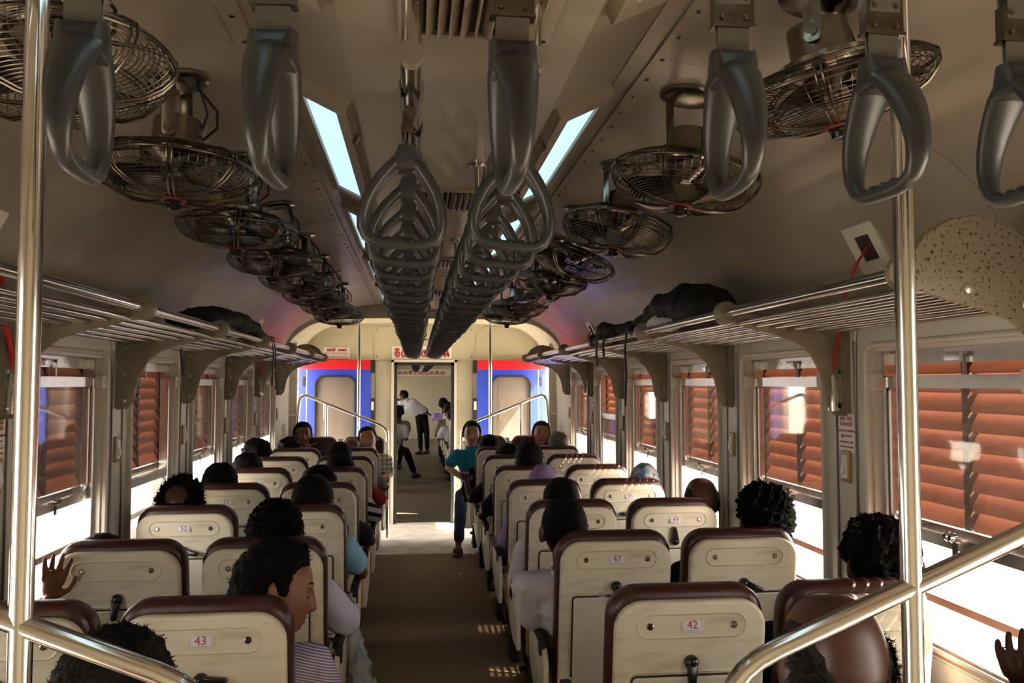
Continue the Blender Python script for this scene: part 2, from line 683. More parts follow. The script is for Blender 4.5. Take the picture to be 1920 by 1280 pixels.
# raised panels on the end wall
for s in (-1, 1):
    MB().slab(rrect(0.70, 0.36, 0.15, 6, s * 0.98, 2.20, 0.02), YE - 0.006, YE + 0.01, 0.004).build('wall_panel', M_END, ew)
    MB().bx(s * 0.40, s * 0.58, YE - 0.005, YE, 0.05, 1.94).build('wall_panel', M_END, ew)
MB().bx(-0.60, 0.60, YE - 0.005, YE, 1.965, 2.36).build('wall_panel', M_END, ew)
for s in (-1, 1):
    for z in (2.00, 2.33):
        MB().lathe([(0.008, 0), (0.008, -0.004), (0.004, -0.006)], 8, (s * 0.57, YE - 0.005, z), 'y').build('screw', M_FMOT, ew)
for s in (-1, 1):
    for z in [0.2 + 0.25 * i for i in range(8)]:
        MB().lathe([(0.006, 0), (0.006, -0.004), (0.003, -0.006)], 6, (s * 0.415, YE - 0.005, z), 'y').build('screw', M_FMOT, ew)
d = MB()
for s in (-1, 1):
    d.bx(s * (DW - 0.035), s * DW, YE - 0.02, YE + 0.075, 0, DH)
d.bx(-DW, DW, YE - 0.02, YE + 0.075, DH - 0.035, DH)
struct('door_1', 'black framed open gangway doorway in the end wall', d, M_BLACK)
d = MB()
for s in (-1, 1):
    d.bx(s * (DW + 0.002), s * (DW + 0.035), YE - 0.024, YE, 0, DH + 0.03)
d.bx(-DW - .035, DW + .035, YE - 0.024, YE, DH + 0.002, DH + 0.035)
struct('trim_21', 'pale metal trim around the gangway doorway', d, M_WALL)

# wall behind the camera
struct('wall_near_end', 'cream end wall behind the standing photographer',
       MB().bx(-WX - WT, WX + WT, YB - 0.07, YB, 0, 2.62), M_END)

for s, nm in ((-1, 'left'), (1, 'right')):
    struct('trim_%d' % (22 if s < 0 else 23), 'cream door pillar at the %s end of the far partition' % nm,
           MB().bx(s * 1.372, s * 1.45, 9.385, 9.45, 0, 2.12), M_WALL)
# ---- inward-opened outer doors lying against the end wall
for s, nm in ((-1, 'left'), (1, 'right')):
    t = thing('carriage_door', 'blue and red carriage door folded open on the %s of the gangway' % nm, 'door', (0, 10.30, 0))
    xa, xb = 0.63, 1.475
    xc, ww = s * (xa + xb) / 2, xb - xa
    win = rrect(0.46, 0.98, 0.10, 6, s * 1.05, 1.27)
    # leaf with a window hole: build as strips round the hole
    L = MB()
    L.bx(s * xa, s * 0.82, -0.02, 0.03, 0.05, 1.845)
    L.bx(s * 1.28, s * xb, -0.02, 0.03, 0.05, 1.845)
    L.bx(s * 0.82, s * 1.28, -0.02, 0.03, 0.05, 0.78)
    L.bx(s * 0.82, s * 1.28, -0.02, 0.03, 1.76, 1.845)
    L.build('door_leaf', M_BLUE, t)
    MB().bx(s * xa, s * xb, -0.021, 0.03, 1.845, 1.955).build('red_band', M_RED, t)
    pts = [(p[0], -0.022, p[1]) for p in win]
    MB().path(pts, [(0.022, 0.010)] * len(pts), 8, closed=True, up=(0, 1, 0)).build('window_gasket', M_RUB, t)
    cn = MB()
    for (qx, qz) in ((-1, -1), (1, -1), (1, 1), (-1, 1)):
        px_, pz_ = s * 1.05 + qx * 0.231, 1.27 + qz * 0.491
        ac = [(s * 1.05 + qx * (0.13 + 0.10 * math.cos(PI / 2 * k / 6)), 1.27 + qz * (0.39 + 0.10 * math.sin(PI / 2 * k / 6))) for k in range(7)]
        for yq in (-0.02, 0.03):
            cn.add([(px_, yq, pz_)] + [(a[0], yq, a[1]) for a in ac], [(0, k + 1, k + 2) for k in range(6)])
    cn.build('window_corner', M_BLUE, t, 0)
    MB().bx(s * 0.82, s * 1.28, 0.0, 0.006, 0.78, 1.76).build('window_pane', M_GLASS, t)
    MB().bx(s * 1.375, s * 1.385, -0.024, -0.019, 0.05, 1.845).build('pale_stripe', M_LINE, t)
    MB().slab(rrect(0.035, 0.11, 0.012, 4, s * 1.41, 1.70), -0.026, -0.019, 0.002).build('handle_recess', M_BLACK, t)
    for z0, z1 in ((1.80, 1.955), (0.2, 1.50)):
        MB().bx(s * (xa - 0.045), s * (xa + 0.004), -0.03, 0.03, z0, z1).build('hinge', M_BLACK, t)
    MB().bx(s * (xa - 0.035), s * (xa - 0.005), -0.036, -0.03, 1.36, 1.46).build('hinge_plate', M_WALL, t)
# ---- tan equipment cupboards on the end wall, seen through those doors' windows
M_CUP = mat('cupboard_tan', (0.27, 0.18, 0.10), 0.45, var=0.2, scale=4)
for s, nm in ((-1, 'left'), (1, 'right')):
    t = thing('wall_cupboard', 'tan equipment cupboard behind the window of the open %s door' % nm, 'cupboard', (s * 1.05, YE - 0.03, 0))
    MB().bx(-0.30, 0.30, -0.02, 0.03, 0.30, 1.82).build('carcass', M_CUP, t)
    dr = MB().slab(rrect(0.36, 0.86, 0.01, 2, 0.02, 1.32), -0.028, -0.019, 0.003).build('cupboard_door', M_CUP, t)
    MB().path([(-0.13, -0.028, 1.25), (-0.13, -0.045, 1.27), (-0.13, -0.045, 1.42), (-0.13, -0.028, 1.44)], 0.008, 6).build('handle', M_ALU, dr)

# ---- signs on the end wall
def ribbon(mb, pts, w, y=0.0):
    mb.path([(p[0], y, p[1]) for p in pts], [(w, 0.0008)] * len(pts), 6, up=(0, 0, 0) if False else None)


def arc(cx, cy, rx, ry, a0, a1, n=10):
    return [(cx + rx * math.cos(R(a0 + (a1 - a0) * k / n)), cy + ry * math.sin(R(a0 + (a1 - a0) * k / n))) for k in range(n + 1)]


def glyph(kind):
    """rounded script letters drawn as strokes in a unit box"""
    if kind == 0:
        return [arc(.5, .4, .38, .38, 60, 350), arc(.62, .42, .18, .2, -20, 260), arc(.45, .85, .35, .14, 200, -20)]
    if kind == 1:
        return [arc(.3, .35, .25, .32, 100, 420), arc(.72, .4, .24, .38, 180, -120), [(.1, .75), (.5, .8), (.9, .78)]]
    if kind == 2:
        return [arc(.5, .42, .4, .4, -40, 250), arc(.5, .3, .16, .18, 0, 330), arc(.8, .2, .2, .2, 90, -60)]
    if kind == 3:
        return [arc(.3, .3, .22, .26, 0, 350), arc(.68, .42, .28, .42, 190, -90), arc(.55, .9, .3, .1, 180, 0)]
    return [arc(.35, .45, .28, .4, 60, 330), arc(.7, .35, .25, .32, 160, -160), [(.5, .1), (.95, .02)]]


def script(mb, seq, x, z, h, adv, w, y=0.0):
    """flat lettering strokes in the XZ plane"""
    for k in seq:
        if k >= 0:
            for st in glyph(k):
                P = [(x + p[0] * adv * 0.88, z + p[1] * h) for p in st]
                n = len(P)
                vs, fs = [], []
                for i in range(n):
                    a = Vector(P[max(i - 1, 0)])
                    b = Vector(P[min(i + 1, n - 1)])
                    dd = (b - a)
                    dd = dd.normalized() if dd.length > 1e-9 else Vector((1, 0))
                    nn = Vector((-dd.y, dd.x)) * w
                    vs += [(P[i][0] + nn.x, y, P[i][1] + nn.y), (P[i][0] - nn.x, y, P[i][1] - nn.y)]
                for i in range(n - 1):
                    fs.append((2 * i, 2 * i + 1, 2 * i + 3, 2 * i + 2))
                mb.add(vs, fs)
        x += adv
    return mb


t = thing('door_sign', 'white sign with red rounded script above the gangway door', 'sign', (-0.03, YE - 0.008, 2.05))
MB().bx(-0.36, 0.36, -0.004, 0.004, -0.075, 0.075).build('board', M_SIGN, t)
script(MB(), [0, 1, 2, 3, 1, 4, 3, 2], -0.33, -0.055, 0.10, 0.083, 0.0095, -0.0055).build('lettering', M_TXT, t)
t = thing('no_smoking_sign', 'white NO SMOKING sign in three scripts on the end wall', 'sign', (-1.045, YE - 0.012, 2.04))
MB().bx(-0.155, 0.155, -0.004, 0.004, -0.07, 0.07).build('board', M_SIGN, t)
script(MB(), [2, 1, 3, 0], -0.115, 0.022, 0.034, 0.026, 0.0036, -0.0055).build('lettering', M_TXT, t)
script(MB(), [4, 2, 1, 3], 0.015, 0.022, 0.034, 0.026, 0.0036, -0.0055).build('lettering', M_TXT, t)
text('lettering', 'NO SMOKING', 0.045, M_TXT, t, (0, -0.005, -0.005), (PI / 2, 0, 0), 0.95)
text('lettering', '\u0baa\u0bc1\u0b95\u0bc8\u0baa\u0bbf\u0b9f\u0bbf\u0b95\u0bcd\u0b95 \u0b95\u0bc2\u0b9f\u0bbe\u0ba4\u0bc1', 0.026, M_TXT, t,
     (0, -0.005, -0.045), (PI / 2, 0, 0), 0.9)
t = thing('number_plate', 'small cream plate with a black figure two high on the end wall', 'sign', (0.005, YE - 0.01, 2.245))
MB().bx(-0.06, 0.06, -0.004, 0.004, -0.075, 0.075).build('board', M_END, t)
text('figure', '2', 0.15, M_BLACK, t, (0, -0.005, 0), (PI / 2, 0, 0))

# ================================================================== WINDOWS
slat_mb = MB()
# a louvre blade: sloping pressed plate with a turned lower lip (local: length Y, depth X, height Z)
def slat_mesh(L, h):
    m = MB()
    prof = [(-0.004, h * 1.05), (0.000, h * 1.05), (0.001, h * 0.52), (0.006, h * 0.47), (0.032, -h * 0.34), (0.032, -h * 0.46), (0.024, -h * 0.50), (0.020, -h * 0.34), (-0.004, h * 0.42)]
    n = len(prof)
    ys = [(-L / 2, 0.75), (-L / 2 + 0.018, 1), (L / 2 - 0.018, 1), (L / 2, 0.75)]
    vs = []
    for (y, k) in ys:
        vs += [(-p[0] * k, y, p[1] * k) for p in prof]
    fs = []
    for i in range(len(ys) - 1):
        for j in range(n):
            j2 = (j + 1) % n
            fs.append((i * n + j, i * n + j2, (i + 1) * n + j2, (i + 1) * n + j))
    fs.append(tuple(range(n)))
    fs.append(tuple((len(ys) - 1) * n + j for j in range(n)))
    return m.add(vs, fs).mesh('slat', M_SLAT, 30)


SL_H = 0.058
SLAT = slat_mesh(0.345, SL_H)
SH0, SH1 = 1.245, 1.785
NS = 9
GL_LOW = {(-1, 2), (1, 4)}
ME_W = {}


def wmesh(key, fn, m, smooth=40):
    if key not in ME_W:
        ME_W[key] = fn().mesh(key, m, smooth)
    return ME_W[key]


def f_liner():
    t = MB()
    t.bx(0, WT, -HWO, -HWO + 0.012, SILL, HEAD).bx(0, WT, HWO - 0.012, HWO, SILL, HEAD).bx(0, WT, -HWO, HWO, HEAD - 0.012, HEAD)
    pts = [(-0.006, p[0], p[1]) for p in rrect(2 * HWO + 0.02, HEAD - SILL + 0.02, 0.05, 5, 0, (HEAD + SILL) / 2)]
    t.path(pts, [(0.016, 0.010)] * len(pts), 8, closed=True, up=(1, 0, 0))
    return t


def f_shframe():
    t = MB()
    x0, x1 = 0.078, 0.108
    t.bx(x0, x1, -HWO + 0.012, -HWO + 0.04, SH0 - 0.03, SH1).bx(x0, x1, HWO - 0.04, HWO - 0.012, SH0 - 0.03, SH1)
    t.bx(x0, x1, -HWO + .012, HWO - .012, SH0 - 0.045, SH0 - 0.005).bx(x0, x1, -HWO + .012, HWO - .012, SH1 - 0.02, HEAD)
    t.bx(x0 - 0.004, x1, -0.014, 0.014, SH0, SH1)
    for i in range(18):
        t.lathe([(0.004, 0), (0.004, -0.003)], 6, (x0 - 0.004, 0.0, SH0 + 0.02 + i * 0.03), 'x')
    return t


def f_sash():
    t = MB()   # top and bottom rails plus stiles of the sliding glass
    x0, x1 = 0.040, 0.062
    t.bx(x0 - 0.01, x1, -HWO + 0.015, HWO - 0.015, 1.665, 1.705)
    pts = [(0.05, p[0], p[1]) for p in rrect(2 * HWO - 0.07, 0.475, 0.045, 5, 0, 1.4475)]
    t.path(pts, [(0.010, 0.008)] * len(pts), 6, closed=True, up=(1, 0, 0))
    t.bx(x0, x1, -HWO + 0.02, HWO - 0.02, 1.185, 1.222)
    for i in range(5):
        t.lathe([(0.0045, 0), (0.0045, -0.002)], 6, (x0, -0.28 + i * 0.14, 1.203), 'x')
    return t


def f_catch():
    t = MB()
    t.box((0.036, 0, 1.19), (0.008, 0.03, 0.04))
    t.lathe([(0.012, 0), (0.016, -0.012), (0.008, -0.02)], 10, (0.034, 0, 1.225), 'x')
    t.lathe([(0.012, 0), (0.016, -0.012), (0.008, -0.02)], 10, (0.034, 0.024, 1.225), 'x')
    return t


def f_guide():
    t = MB()
    t.path([(0.028, -HWO + 0.035, SILL), (0.028, -HWO + 0.035, 1.70)], 0.006, 6)
    t.path([(0.028, HWO - 0.035, SILL), (0.028, HWO - 0.035, 1.70)], 0.006, 6)
    t.bx(0.03, 0.075, -HWO + 0.012, -HWO + 0.03, SILL, HEAD - 0.02)
    t.bx(0.03, 0.075, HWO - 0.03, HWO - 0.012, SILL, HEAD - 0.02)
    return t


def f_header():
    t = MB()
    t.bx(0.064, 0.074, -HWO + 0.012, HWO - 0.012, 1.742, 1.79)
    for i in range(5):
        t.lathe([(0.004, 0), (0.004, -0.002)], 6, (0.064, -0.28 + i * 0.14, 1.765), 'x')
    return t


def f_block(s):
    t = MB()
    t.slab(rrect(0.062, 0.062, 0.008, 3, s * (HWO - 0.01), 1.685), 0.0, 0.035, 0.004, fn=lambda u, v, q: (q - 0.012, u, v))
    t.lathe([(0.009, 0), (0.009, -0.004), (0.004, -0.006)], 8, (-0.012, s * (HWO - 0.01), 1.685), 'x')
    return t


def f_lock():
    t = MB()
    t.slab(rrect(0.075, 0.026, 0.003, 2, 0.03, 1.762), 0.055, 0.066, 0.001, fn=lambda u, v, q: (q, u, v))
    t.path([(0.055, -0.03, 1.70), (0.055, -0.03, 1.76), (0.06, -0.045, 1.77)], 0.006, 6)
    return t


for s, nm in ((-1, 'left'), (1, 'right')):
    for k, c in enumerate(wcs):
        root = thing('window_%d' % (k + 1 + (6 if s > 0 else 0)),
                     '%s window from the camera on the %s side, brown louvred shutter half lowered' % (ordn(k + 1), nm), None,
                     (s * WX, c, 0), (0, 0, 0 if s > 0 else PI))
        tag(root, kind='structure')
        link('window_frame', wmesh('liner', f_liner, M_WALL), root)
        shf = link('shutter_frame', wmesh('shframe', f_shframe, M_SHF), root)
        for cy in (-0.187, 0.187):
            for i in range(NS):
                link('slat', SLAT, root, (0.105, cy, SH0 + 0.028 + i * SL_H))
        dz = -0.50 if (s, k) in GL_LOW else 0.0
        if (s, k) == (1, 4):
            dz = -0.28
        sa = link('sash', wmesh('sash', f_sash, M_ALU), root, (0, 0, dz))
        hz = M_HAZE if dz < 0 else M_GLASS
        key = 'pane' + ('h' if dz else '')
        link('pane', wmesh(key, lambda: MB().bx(0.049, 0.053, -HWO + 0.035, HWO - 0.035, 1.21, 1.68), hz), sa)
        link('catch', wmesh('catch', f_catch, M_CHROME), sa)
        link('guide_rail', wmesh('guide', f_guide, M_ALU), root)
        link('header_strip', wmesh('header', f_header, M_ALU), root)
        link('stop_block', wmesh('blkA', lambda: f_block(1), M_WALL), root)
        link('stop_block', wmesh('blkB', lambda: f_block(-1), M_WALL), root)
        link('lock_plate', wmesh('lock', f_lock, M_ALU), root)
        link('window_sill', wmesh('sill', lambda: MB().bx(-0.01, WT + 0.04, -HWO, HWO, SILL - 0.03, SILL + 0.006), M_RAIL), root)
        # two guard bars low across the opening
        link('guard_bar', wmesh('gbar', lambda: MB().bx(0.085, 0.10, -HWO, HWO, 0.985, 1.01), M_RAIL), root)

# ---- switches on the piers
def sw_parts(root):
    MB().slab(rrect(0.062, 0.115, 0.008, 3, 0, 0), -0.012, 0.0, 0.003, fn=lambda u, v, q: (q, u, v)).build('surround', M_TAN, root)
    MB().box((-0.012, 0, 0), (0.006, 0.036, 0.082)).build('plate', M_WHITE, root)
    MB().box((-0.016, 0, 0), (0.010, 0.022, 0.055), (0, 0.18, 0)).build('rocker', M_WHITE, root)


piers = [PIER0 + WP * k for k in range(0, 7)]
sw0 = None
for s, nm in ((1, 'right'), (-1, 'left')):
    for k in range(1, 7):
        lb = 'tan framed white rocker switch on the %s pier from the camera, %s wall' % (ordn(k), nm)
        if sw0 is None:
            sw0 = thing('light_switch', lb, 'switch', (s * WX, piers[k], 1.38), (0, 0, 0), 'switches on the window piers')
            sw_parts(sw0)
        else:
            c = copy_tree(sw0)
            c.location = (s * WX, piers[k], 1.38)
            c.rotation_euler = (0, 0, 0 if s > 0 else PI)
            c['label'] = lb

# ---- emergency alarms
for s, nm in ((1, 'right'), (-1, 'left')):
    for k, far in ((1, 'nearest'), (5, 'far')):
        y = piers[k]
        rz = 0 if s > 0 else PI
        t = thing('alarm_sign', 'white emergency notice with red lettering on the %s %s pier' % (far, nm), 'sign', (s * WX, y, 1.50), (0, 0, rz))
        MB().box((-0.002, 0, 0), (0.003, 0.115, 0.14)).build('board', M_SIGN, t)
        rt = (PI / 2, 0, -PI / 2)
        a = MB()
        script(a, [2, 1, 3, -1, 4, 0, 1], -0.045, 0.045, 0.016, 0.0128, 0.0014)
        script(a, [0, 3, 1, 2, 4, 1, 0], -0.045, 0.026, 0.014, 0.0128, 0.0014)
        o = a.build('lettering', M_TXT, t, loc=(-0.0042, 0, 0))
        o.rotation_euler = (0, 0, -PI / 2)
        text('lettering', '\u0b85\u0baa\u0bbe\u0baf\u0b9a\u0bcd \u0b9a\u0b99\u0bcd\u0b95\u0bbf\u0bb2\u0bbf\u0baf\u0bc8', 0.012, M_TXT, t, (-0.0038, 0, 0.008), rt)
        text('lettering', '\u0b87\u0bb4\u0bc1\u0b95\u0bcd\u0b95\u0bb5\u0bc1\u0bae\u0bcd', 0.012, M_TXT, t, (-0.0038, 0, -0.010), rt)
        text('lettering', 'IN EMERGENCY TO STOP', 0.0095, M_TXT, t, (-0.0038, 0, -0.033), rt, 0.9)
        text('lettering', 'TRAIN PULL THE CHAIN', 0.0095, M_TXT, t, (-0.0038, 0, -0.050), rt, 0.9)
        t = thing('alarm_pull', 'red emergency cord with chromed pull tube on the %s %s pier' % (far, nm), 'alarm', (s * WX, y, 0), (0, 0, rz))
        MB().lathe([(0.010, 1.575), (0.020, 1.58), (0.020, 1.69), (0.016, 1.70), (0.012, 1.71)], 14, (-0.05, 0, 0)).build('pull_tube', M_CHROME, t)
        MB().bx(-0.05, 0, -0.015, 0.015, 1.60, 1.62).build('clip', M_ALU, t)
        MB().bx(-0.05, 0, -0.015, 0.015, 1.67, 1.69).build('clip', M_ALU, t)
        yy = -0.27 * s
        MB().path([(-0.05, 0, 1.71), (-0.05, yy * .05, 1.78), (-0.055, yy * .35, 1.90), (-0.075, yy * .55, 2.0), (-0.092, yy, 2.085), (-0.060, yy, 2.13)],
                  [(0.009, 0.005)] * 6, 6).build('cord', M_CORD, t)
        # recessed box in the vault
        b = MB()
        n = vault_n(1.40)
        for (u0, u1, v0, v1) in ((-.095, .095, .045, .095), (-.095, .095, -.095, -.045), (-.095, -.045, -.045, .045), (.045, .095, -.045, .045)):
            b.bx(u0, u1, v0, v1, -0.012, 0.004)
        o = b.build('cord_box_frame', M_WALL, t)
        o.location = (-0.060, yy, 2.130)
        o.rotation_euler = (0, R(-118), 0)
        o = MB().bx(-.046, .046, -.046, .046, -0.002, 0.002).build('cord_box_void', M_GAP, t)
        o.location = (-0.058, yy, 2.130)
        o.rotation_euler = (0, R(-118), 0)

# ================================================================== LUGGAGE RACKS
RX, RZ = 1.0, 1.93
tubes = [(1.0, 1.93, 0.017)] + [(1.045 + 0.062 * i, 1.895 - 0.006 * i, 0.011) for i in range(6)]


def bracket_outline(end):
    """outline in (u = distance from wall, v = height)"""
    o = [(0.0, 1.56), (0.05, 1.565), (0.075, 1.60), (0.085, 1.66), (0.10, 1.72), (0.135, 1.78), (0.19, 1.825), (0.26, 1.85),
         (0.34, 1.868), (0.40, 1.886)]
    o += [(0.45 + 0.041 * math.cos(R(a)), 1.93 + 0.041 * math.sin(R(a))) for a in (-70, -40, -10, 20, 50, 80, 110)]
    if end:
        o += [(0.40, 2.02), (0.34, 2.055), (0.28, 2.065), (0.22, 2.055), (0.16, 2.025), (0.10, 1.985), (0.05, 1.94), (0.0, 1.90)]
    else:
        o += [(0.40, 1.955), (0.36, 1.93), (0.26, 1.905), (0.12, 1.885), (0.0, 1.875)]
    return o


for s, nm in ((-1, 'left'), (1, 'right')):
    t = thing('luggage_rack', 'chrome tube luggage rack with enamelled brackets along the %s wall' % nm, 'luggage rack', (s * WX, 0, 0))
    for k, y in enumerate(piers):
        end = k in (0, 6)
        ol = bracket_outline(end)
        f = lambda u, v, q, s=s, y=y: (-s * u, y + q, v)
        th = 0.012 if end else 0.009
        br = MB().slab(ol, -th, th, 0.004, f).build('bracket', M_RUST if end and k == 0 else M_RACKP, t)
        if not end:
            MB().lathe([(0.040, -0.013), (0.043, -0.009), (0.043, 0.009), (0.040, 0.013)], 20, (-s * 0.45, y, 1.93), 'y').build('end_disc', M_RACKP, br)
        else:
            for (u, v) in ((0.45, 1.93), (0.30, 1.895), (0.16, 1.86)):
                MB().lathe([(0.012, 0), (0.012, -0.004), (0.008, -0.006)], 12, (-s * u, y - th, v), 'y').build('screw', M_ALU, br)
        MB().bx(-s * 0.0, -s * 0.035, y - 0.03, y + 0.03, 1.57, 1.86).build('mounting_channel', M_RACKP, br)
        for z in (1.60, 1.72, 1.84):
            MB().lathe([(0.010, 0), (0.010, 0.008), (0.006, 0.010)], 8, (-s * 0.035, y - 0.018, z), 'x').build('bolt', M_ALU, br)
    for i in range(6):
        for (x, z, r) in tubes:
            MB().path([(s * (x - WX), piers[i], z), (s * (x - WX), piers[i + 1], z)], r, 10).build('tube', M_STEEL, t)

# ================================================================== CEILING LAMPS, VENTS
cl = math.atan2(2.506 - 2.42, 0.437 - 0.262)
for s, nm in ((-1, 'left'), (1, 'right')):
    for k in range(-1, 5):
        y0 = 2.33 + 1.57 * k
        y1 = y0 + 1.09
        if k < 0:
            y0, y1 = y0 - 0.27, y1 - 0.27
        if y1 > 8.9:
            break
        lab = '%s lit ceiling light panel from the camera along the %s cove' % (ordn(k + 2), nm)
        t = thing('ceiling_light', lab, 'ceiling light', (s * 0.355, (y0 + y1) / 2, 2.455), (0, -s * cl, 0), 'light panels in the ceiling coves')
        hl = (y1 - y0) / 2
        fr = MB()
        fr.bx(-0.085, -0.05, -hl - 0.07, hl + 0.07, -0.022, 0.01).bx(0.05, 0.085, -hl - 0.07, hl + 0.07, -0.022, 0.01)
        fr.bx(-0.05, 0.05, -hl - 0.07, -hl, -0.022, 0.01).bx(-0.05, 0.05, hl, hl + 0.07, -0.022, 0.01)
        fr.build('frame', M_VENT, t)
        MB().bx(-0.05, 0.05, -hl, hl, -0.012, 0.005).build('diffuser', M_LAMP, t)
        for yy in (-hl * .6, hl * .6):
            MB().bx(-s * 0.095, -s * 0.082, yy - 0.02, yy + 0.02, -0.026, 0.0).build('hinge', M_FMOT, t)
for k in range(5):
    y = 1.60 + 1.80 * k
    t = thing('ceiling_vent', '%s slatted air vent from the camera in the centre ceiling panel' % ordn(k + 1), 'vent', (0.02, y, 2.42),
              group='vents in the centre ceiling panel')
    fr = MB()
    w_, l_ = 0.13, 0.16
    fr.bx(-w_ - 0.03, -w_, -l_ - 0.025, l_ + 0.025, -0.012, 0.0).bx(w_, w_ + 0.03, -l_ - 0.025, l_ + 0.025, -0.012, 0)
    fr.bx(-w_, w_, -l_ - 0.025, -l_, -0.012, 0).bx(-w_, w_, l_, l_ + 0.025, -0.012, 0)
    fr.build('frame', M_VENT, t)
    MB().bx(-w_, w_, -l_, l_, -0.002, -0.001).build('duct_void', M_GAP, t)
    sl = MB().box((0, 0, 0), (0.004, 2 * l_, 0.026)).mesh('vent_slat', M_VENT)
    for i in range(11):
        xx = -w_ + 0.012 + i * (2 * w_ - 0.024) / 10
        link('slat', sl, t, (xx, 0, -0.012), (0, R(35 if i < 5 else -35 if i > 5 else 0), 0))
    for a in (-1, 1):
        for b in (-1, 1):
            MB().lathe([(0.006, 0), (0.006, -0.003)], 8, (a * (w_ + 0.015), b * (l_ + .01), -0.012)).build('screw', M_GAP, t)

# ================================================================== GRAB RAILS AND HANDLES
RAILZ = 2.27
t = thing('grab_rail', 'pair of ceiling rails', 'handrail') if False else None
for xr, nm in ((-0.112, 'left'), (0.112, 'right')):
    t = thing('grab_rail', 'long chrome ceiling rail carrying the %s row of grab handles' % nm, 'handrail', (xr, 0, 0))
    MB().path([(0, 1.51, RAILZ), (0, 9.55, RAILZ)], 0.021, 14).build('rail', M_STEEL, t)
    MB().lathe([(0.0225, 0.0), (0.0225, 0.03)], 16, (0, 1.505, RAILZ), 'y').build('end_cap', M_RACKP, t)
    for y in (1.56, 2.85, 4.40, 5.95, 7.50, 8.88):
        p = MB().path([(0, y, RAILZ), (0, y, 2.42)], 0.019, 12).build('stanchion', M_STEEL, t)
        MB().lathe([(0.042, 0), (0.042, -0.006), (0.024, -0.012)], 18, (0, y, 2.42)).build('flange', M_STEEL, p)
t = thing('grab_rail', 'chrome crosswise ceiling rail carrying the nearest row of handles', 'handrail', (0, 1.15, 0))
MB().path([(-1.20, 0, 2.36), (1.20, 0, 2.36)], 0.019, 12).build('rail', M_STEEL, t)
for x in (-1.0, 0, 1.0):
    MB().path([(x, 0, 2.36), (x, 0, vault_z(x) if abs(x) > .45 else 2.42)], 0.015, 10).build('stanchion', M_STEEL, t)

# handle prototype: local Y is the rail axis, loop in XZ, origin at the bottom bar
loop = []
for (x, z) in ((0.0, 0.0), (0.03, 0.0), (0.052, 0.003), (0.068, 0.012), (0.077, 0.030), (0.078, 0.052), (0.073, 0.078), (0.062, 0.105),
               (0.046, 0.130), (0.030, 0.150), (0.016, 0.163)):
    loop.append((x, z))
L2 = loop + [(0.0, 0.168)] + [(-x, z) for x, z in reversed(loop[1:])]
hp = []
hr = []
for (x, z) in L2:
    k = min(1, max(0, z / 0.15))
    hp.append((x, 0, z))
    hr.append((0.011 + 0.004 * k, 0.0125 + 0.019 * k ** 1.1))
G = MB()
# sweep with elliptical section: u in the loop plane, v along Y
P = [Vector(p) for p in hp]
n = len(P)
seg = 12
vs, fs = [], []
for i in range(n):
    tt = (P[(i + 1) % n] - P[i - 1]).normalized()
    uu = Vector((tt.z, 0, -tt.x))
    for k in range(seg):
        a = 2 * PI * k / seg
        vs.append(P[i] + uu * (math.cos(a) * hr[i][0]) + Vector((0, 1, 0)) * (math.sin(a) * hr[i][1]))
for i in range(n):
    for k in range(seg):
        k2 = (k + 1) % seg
        fs.append((i * seg + k, i * seg + k2, ((i + 1) % n) * seg + k2, ((i + 1) % n) * seg + k))
G.add(vs, fs)
# crown with the strap slot
def rsec(hx_, hy_, z, dip=0.0):
    return [(p[0], p[1], z - dip * max(0, 1 - (p[1] / (hy_ * 0.8)) ** 2)) for p in rrect(2 * hx_, 2 * hy_, min(hx_, hy_) * 0.7, 4)]


cs = [rsec(0.033, 0.026, 0.146), rsec(0.034, 0.031, 0.152), rsec(0.028, 0.033, 0.165), rsec(0.021, 0.033, 0.180), rsec(0.016, 0.032, 0.194, 0.008),
      rsec(0.012, 0.029, 0.194, 0.010), rsec(0.010, 0.027, 0.180, 0.010)]
nn_ = len(cs[0])
G.add([p for c_ in cs for p in c_], [(i * nn_ + k, i * nn_ + (k + 1) % nn_, (i + 1) * nn_ + (k + 1) % nn_, (i + 1) * nn_ + k) for i in range(len(cs) - 1) for k in range(nn_)]
      + [tuple(range(nn_ - 1, -1, -1)), tuple((len(cs) - 1) * nn_ + k for k in range(nn_))])
# finger ridges on the bar
for i in range(3):
    G.ell((-0.025 + 0.025 * i, 0, 0.004), (0.011, 0.0135, 0.011), 8, 5)
ME_GRIP = G.mesh('grip', M_GRIP, 60)


def strap_mesh(top):
    m = MB()
    for sx in (-1, 1):
        pts = [(sx * 0.003, 0.166), (sx * 0.004, 0.22), (sx * 0.020, top - 0.03), (sx * 0.0225, top)]
        vs, fs = [], []
        for (x, z) in pts:
            w = 0.021 if z < 0.2 else 0.023
            for y in (-w, w):
                vs += [(x - 0.0018, y, z), (x + 0.0018, y, z)]
        for i in range(len(pts) - 1):
            a, b = 4 * i, 4 * i + 4
            fs += [(a, a + 2, b + 2, b), (a + 1, b + 1, b + 3, a + 3), (a, b, b + 1, a + 1), (a + 2, a + 3, b + 3, b + 2)]
        fs += [(0, 1, 3, 2)]
        m.add(vs, fs)
    tp = [(0.0225 * math.cos(R(a)), top + 0.0225 * math.sin(R(a))) for a in range(0, 181, 20)]
    vs, fs = [], []
    for (x, z) in tp:
        vs += [(x, -0.023, z), (x, 0.023, z), (x * 1.12, 0.023, top + (z - top) * 1.12), (x * 1.12, -0.023, top + (z - top) * 1.12)]
    for i in range(len(tp) - 1):
        for k in range(4):
            fs.append((4 * i + k, 4 * i + (k + 1) % 4, 4 * i + 4 + (k + 1) % 4, 4 * i + 4 + k))
    m.add(vs, fs)
    return m.mesh('strap', M_STRAP, 30)


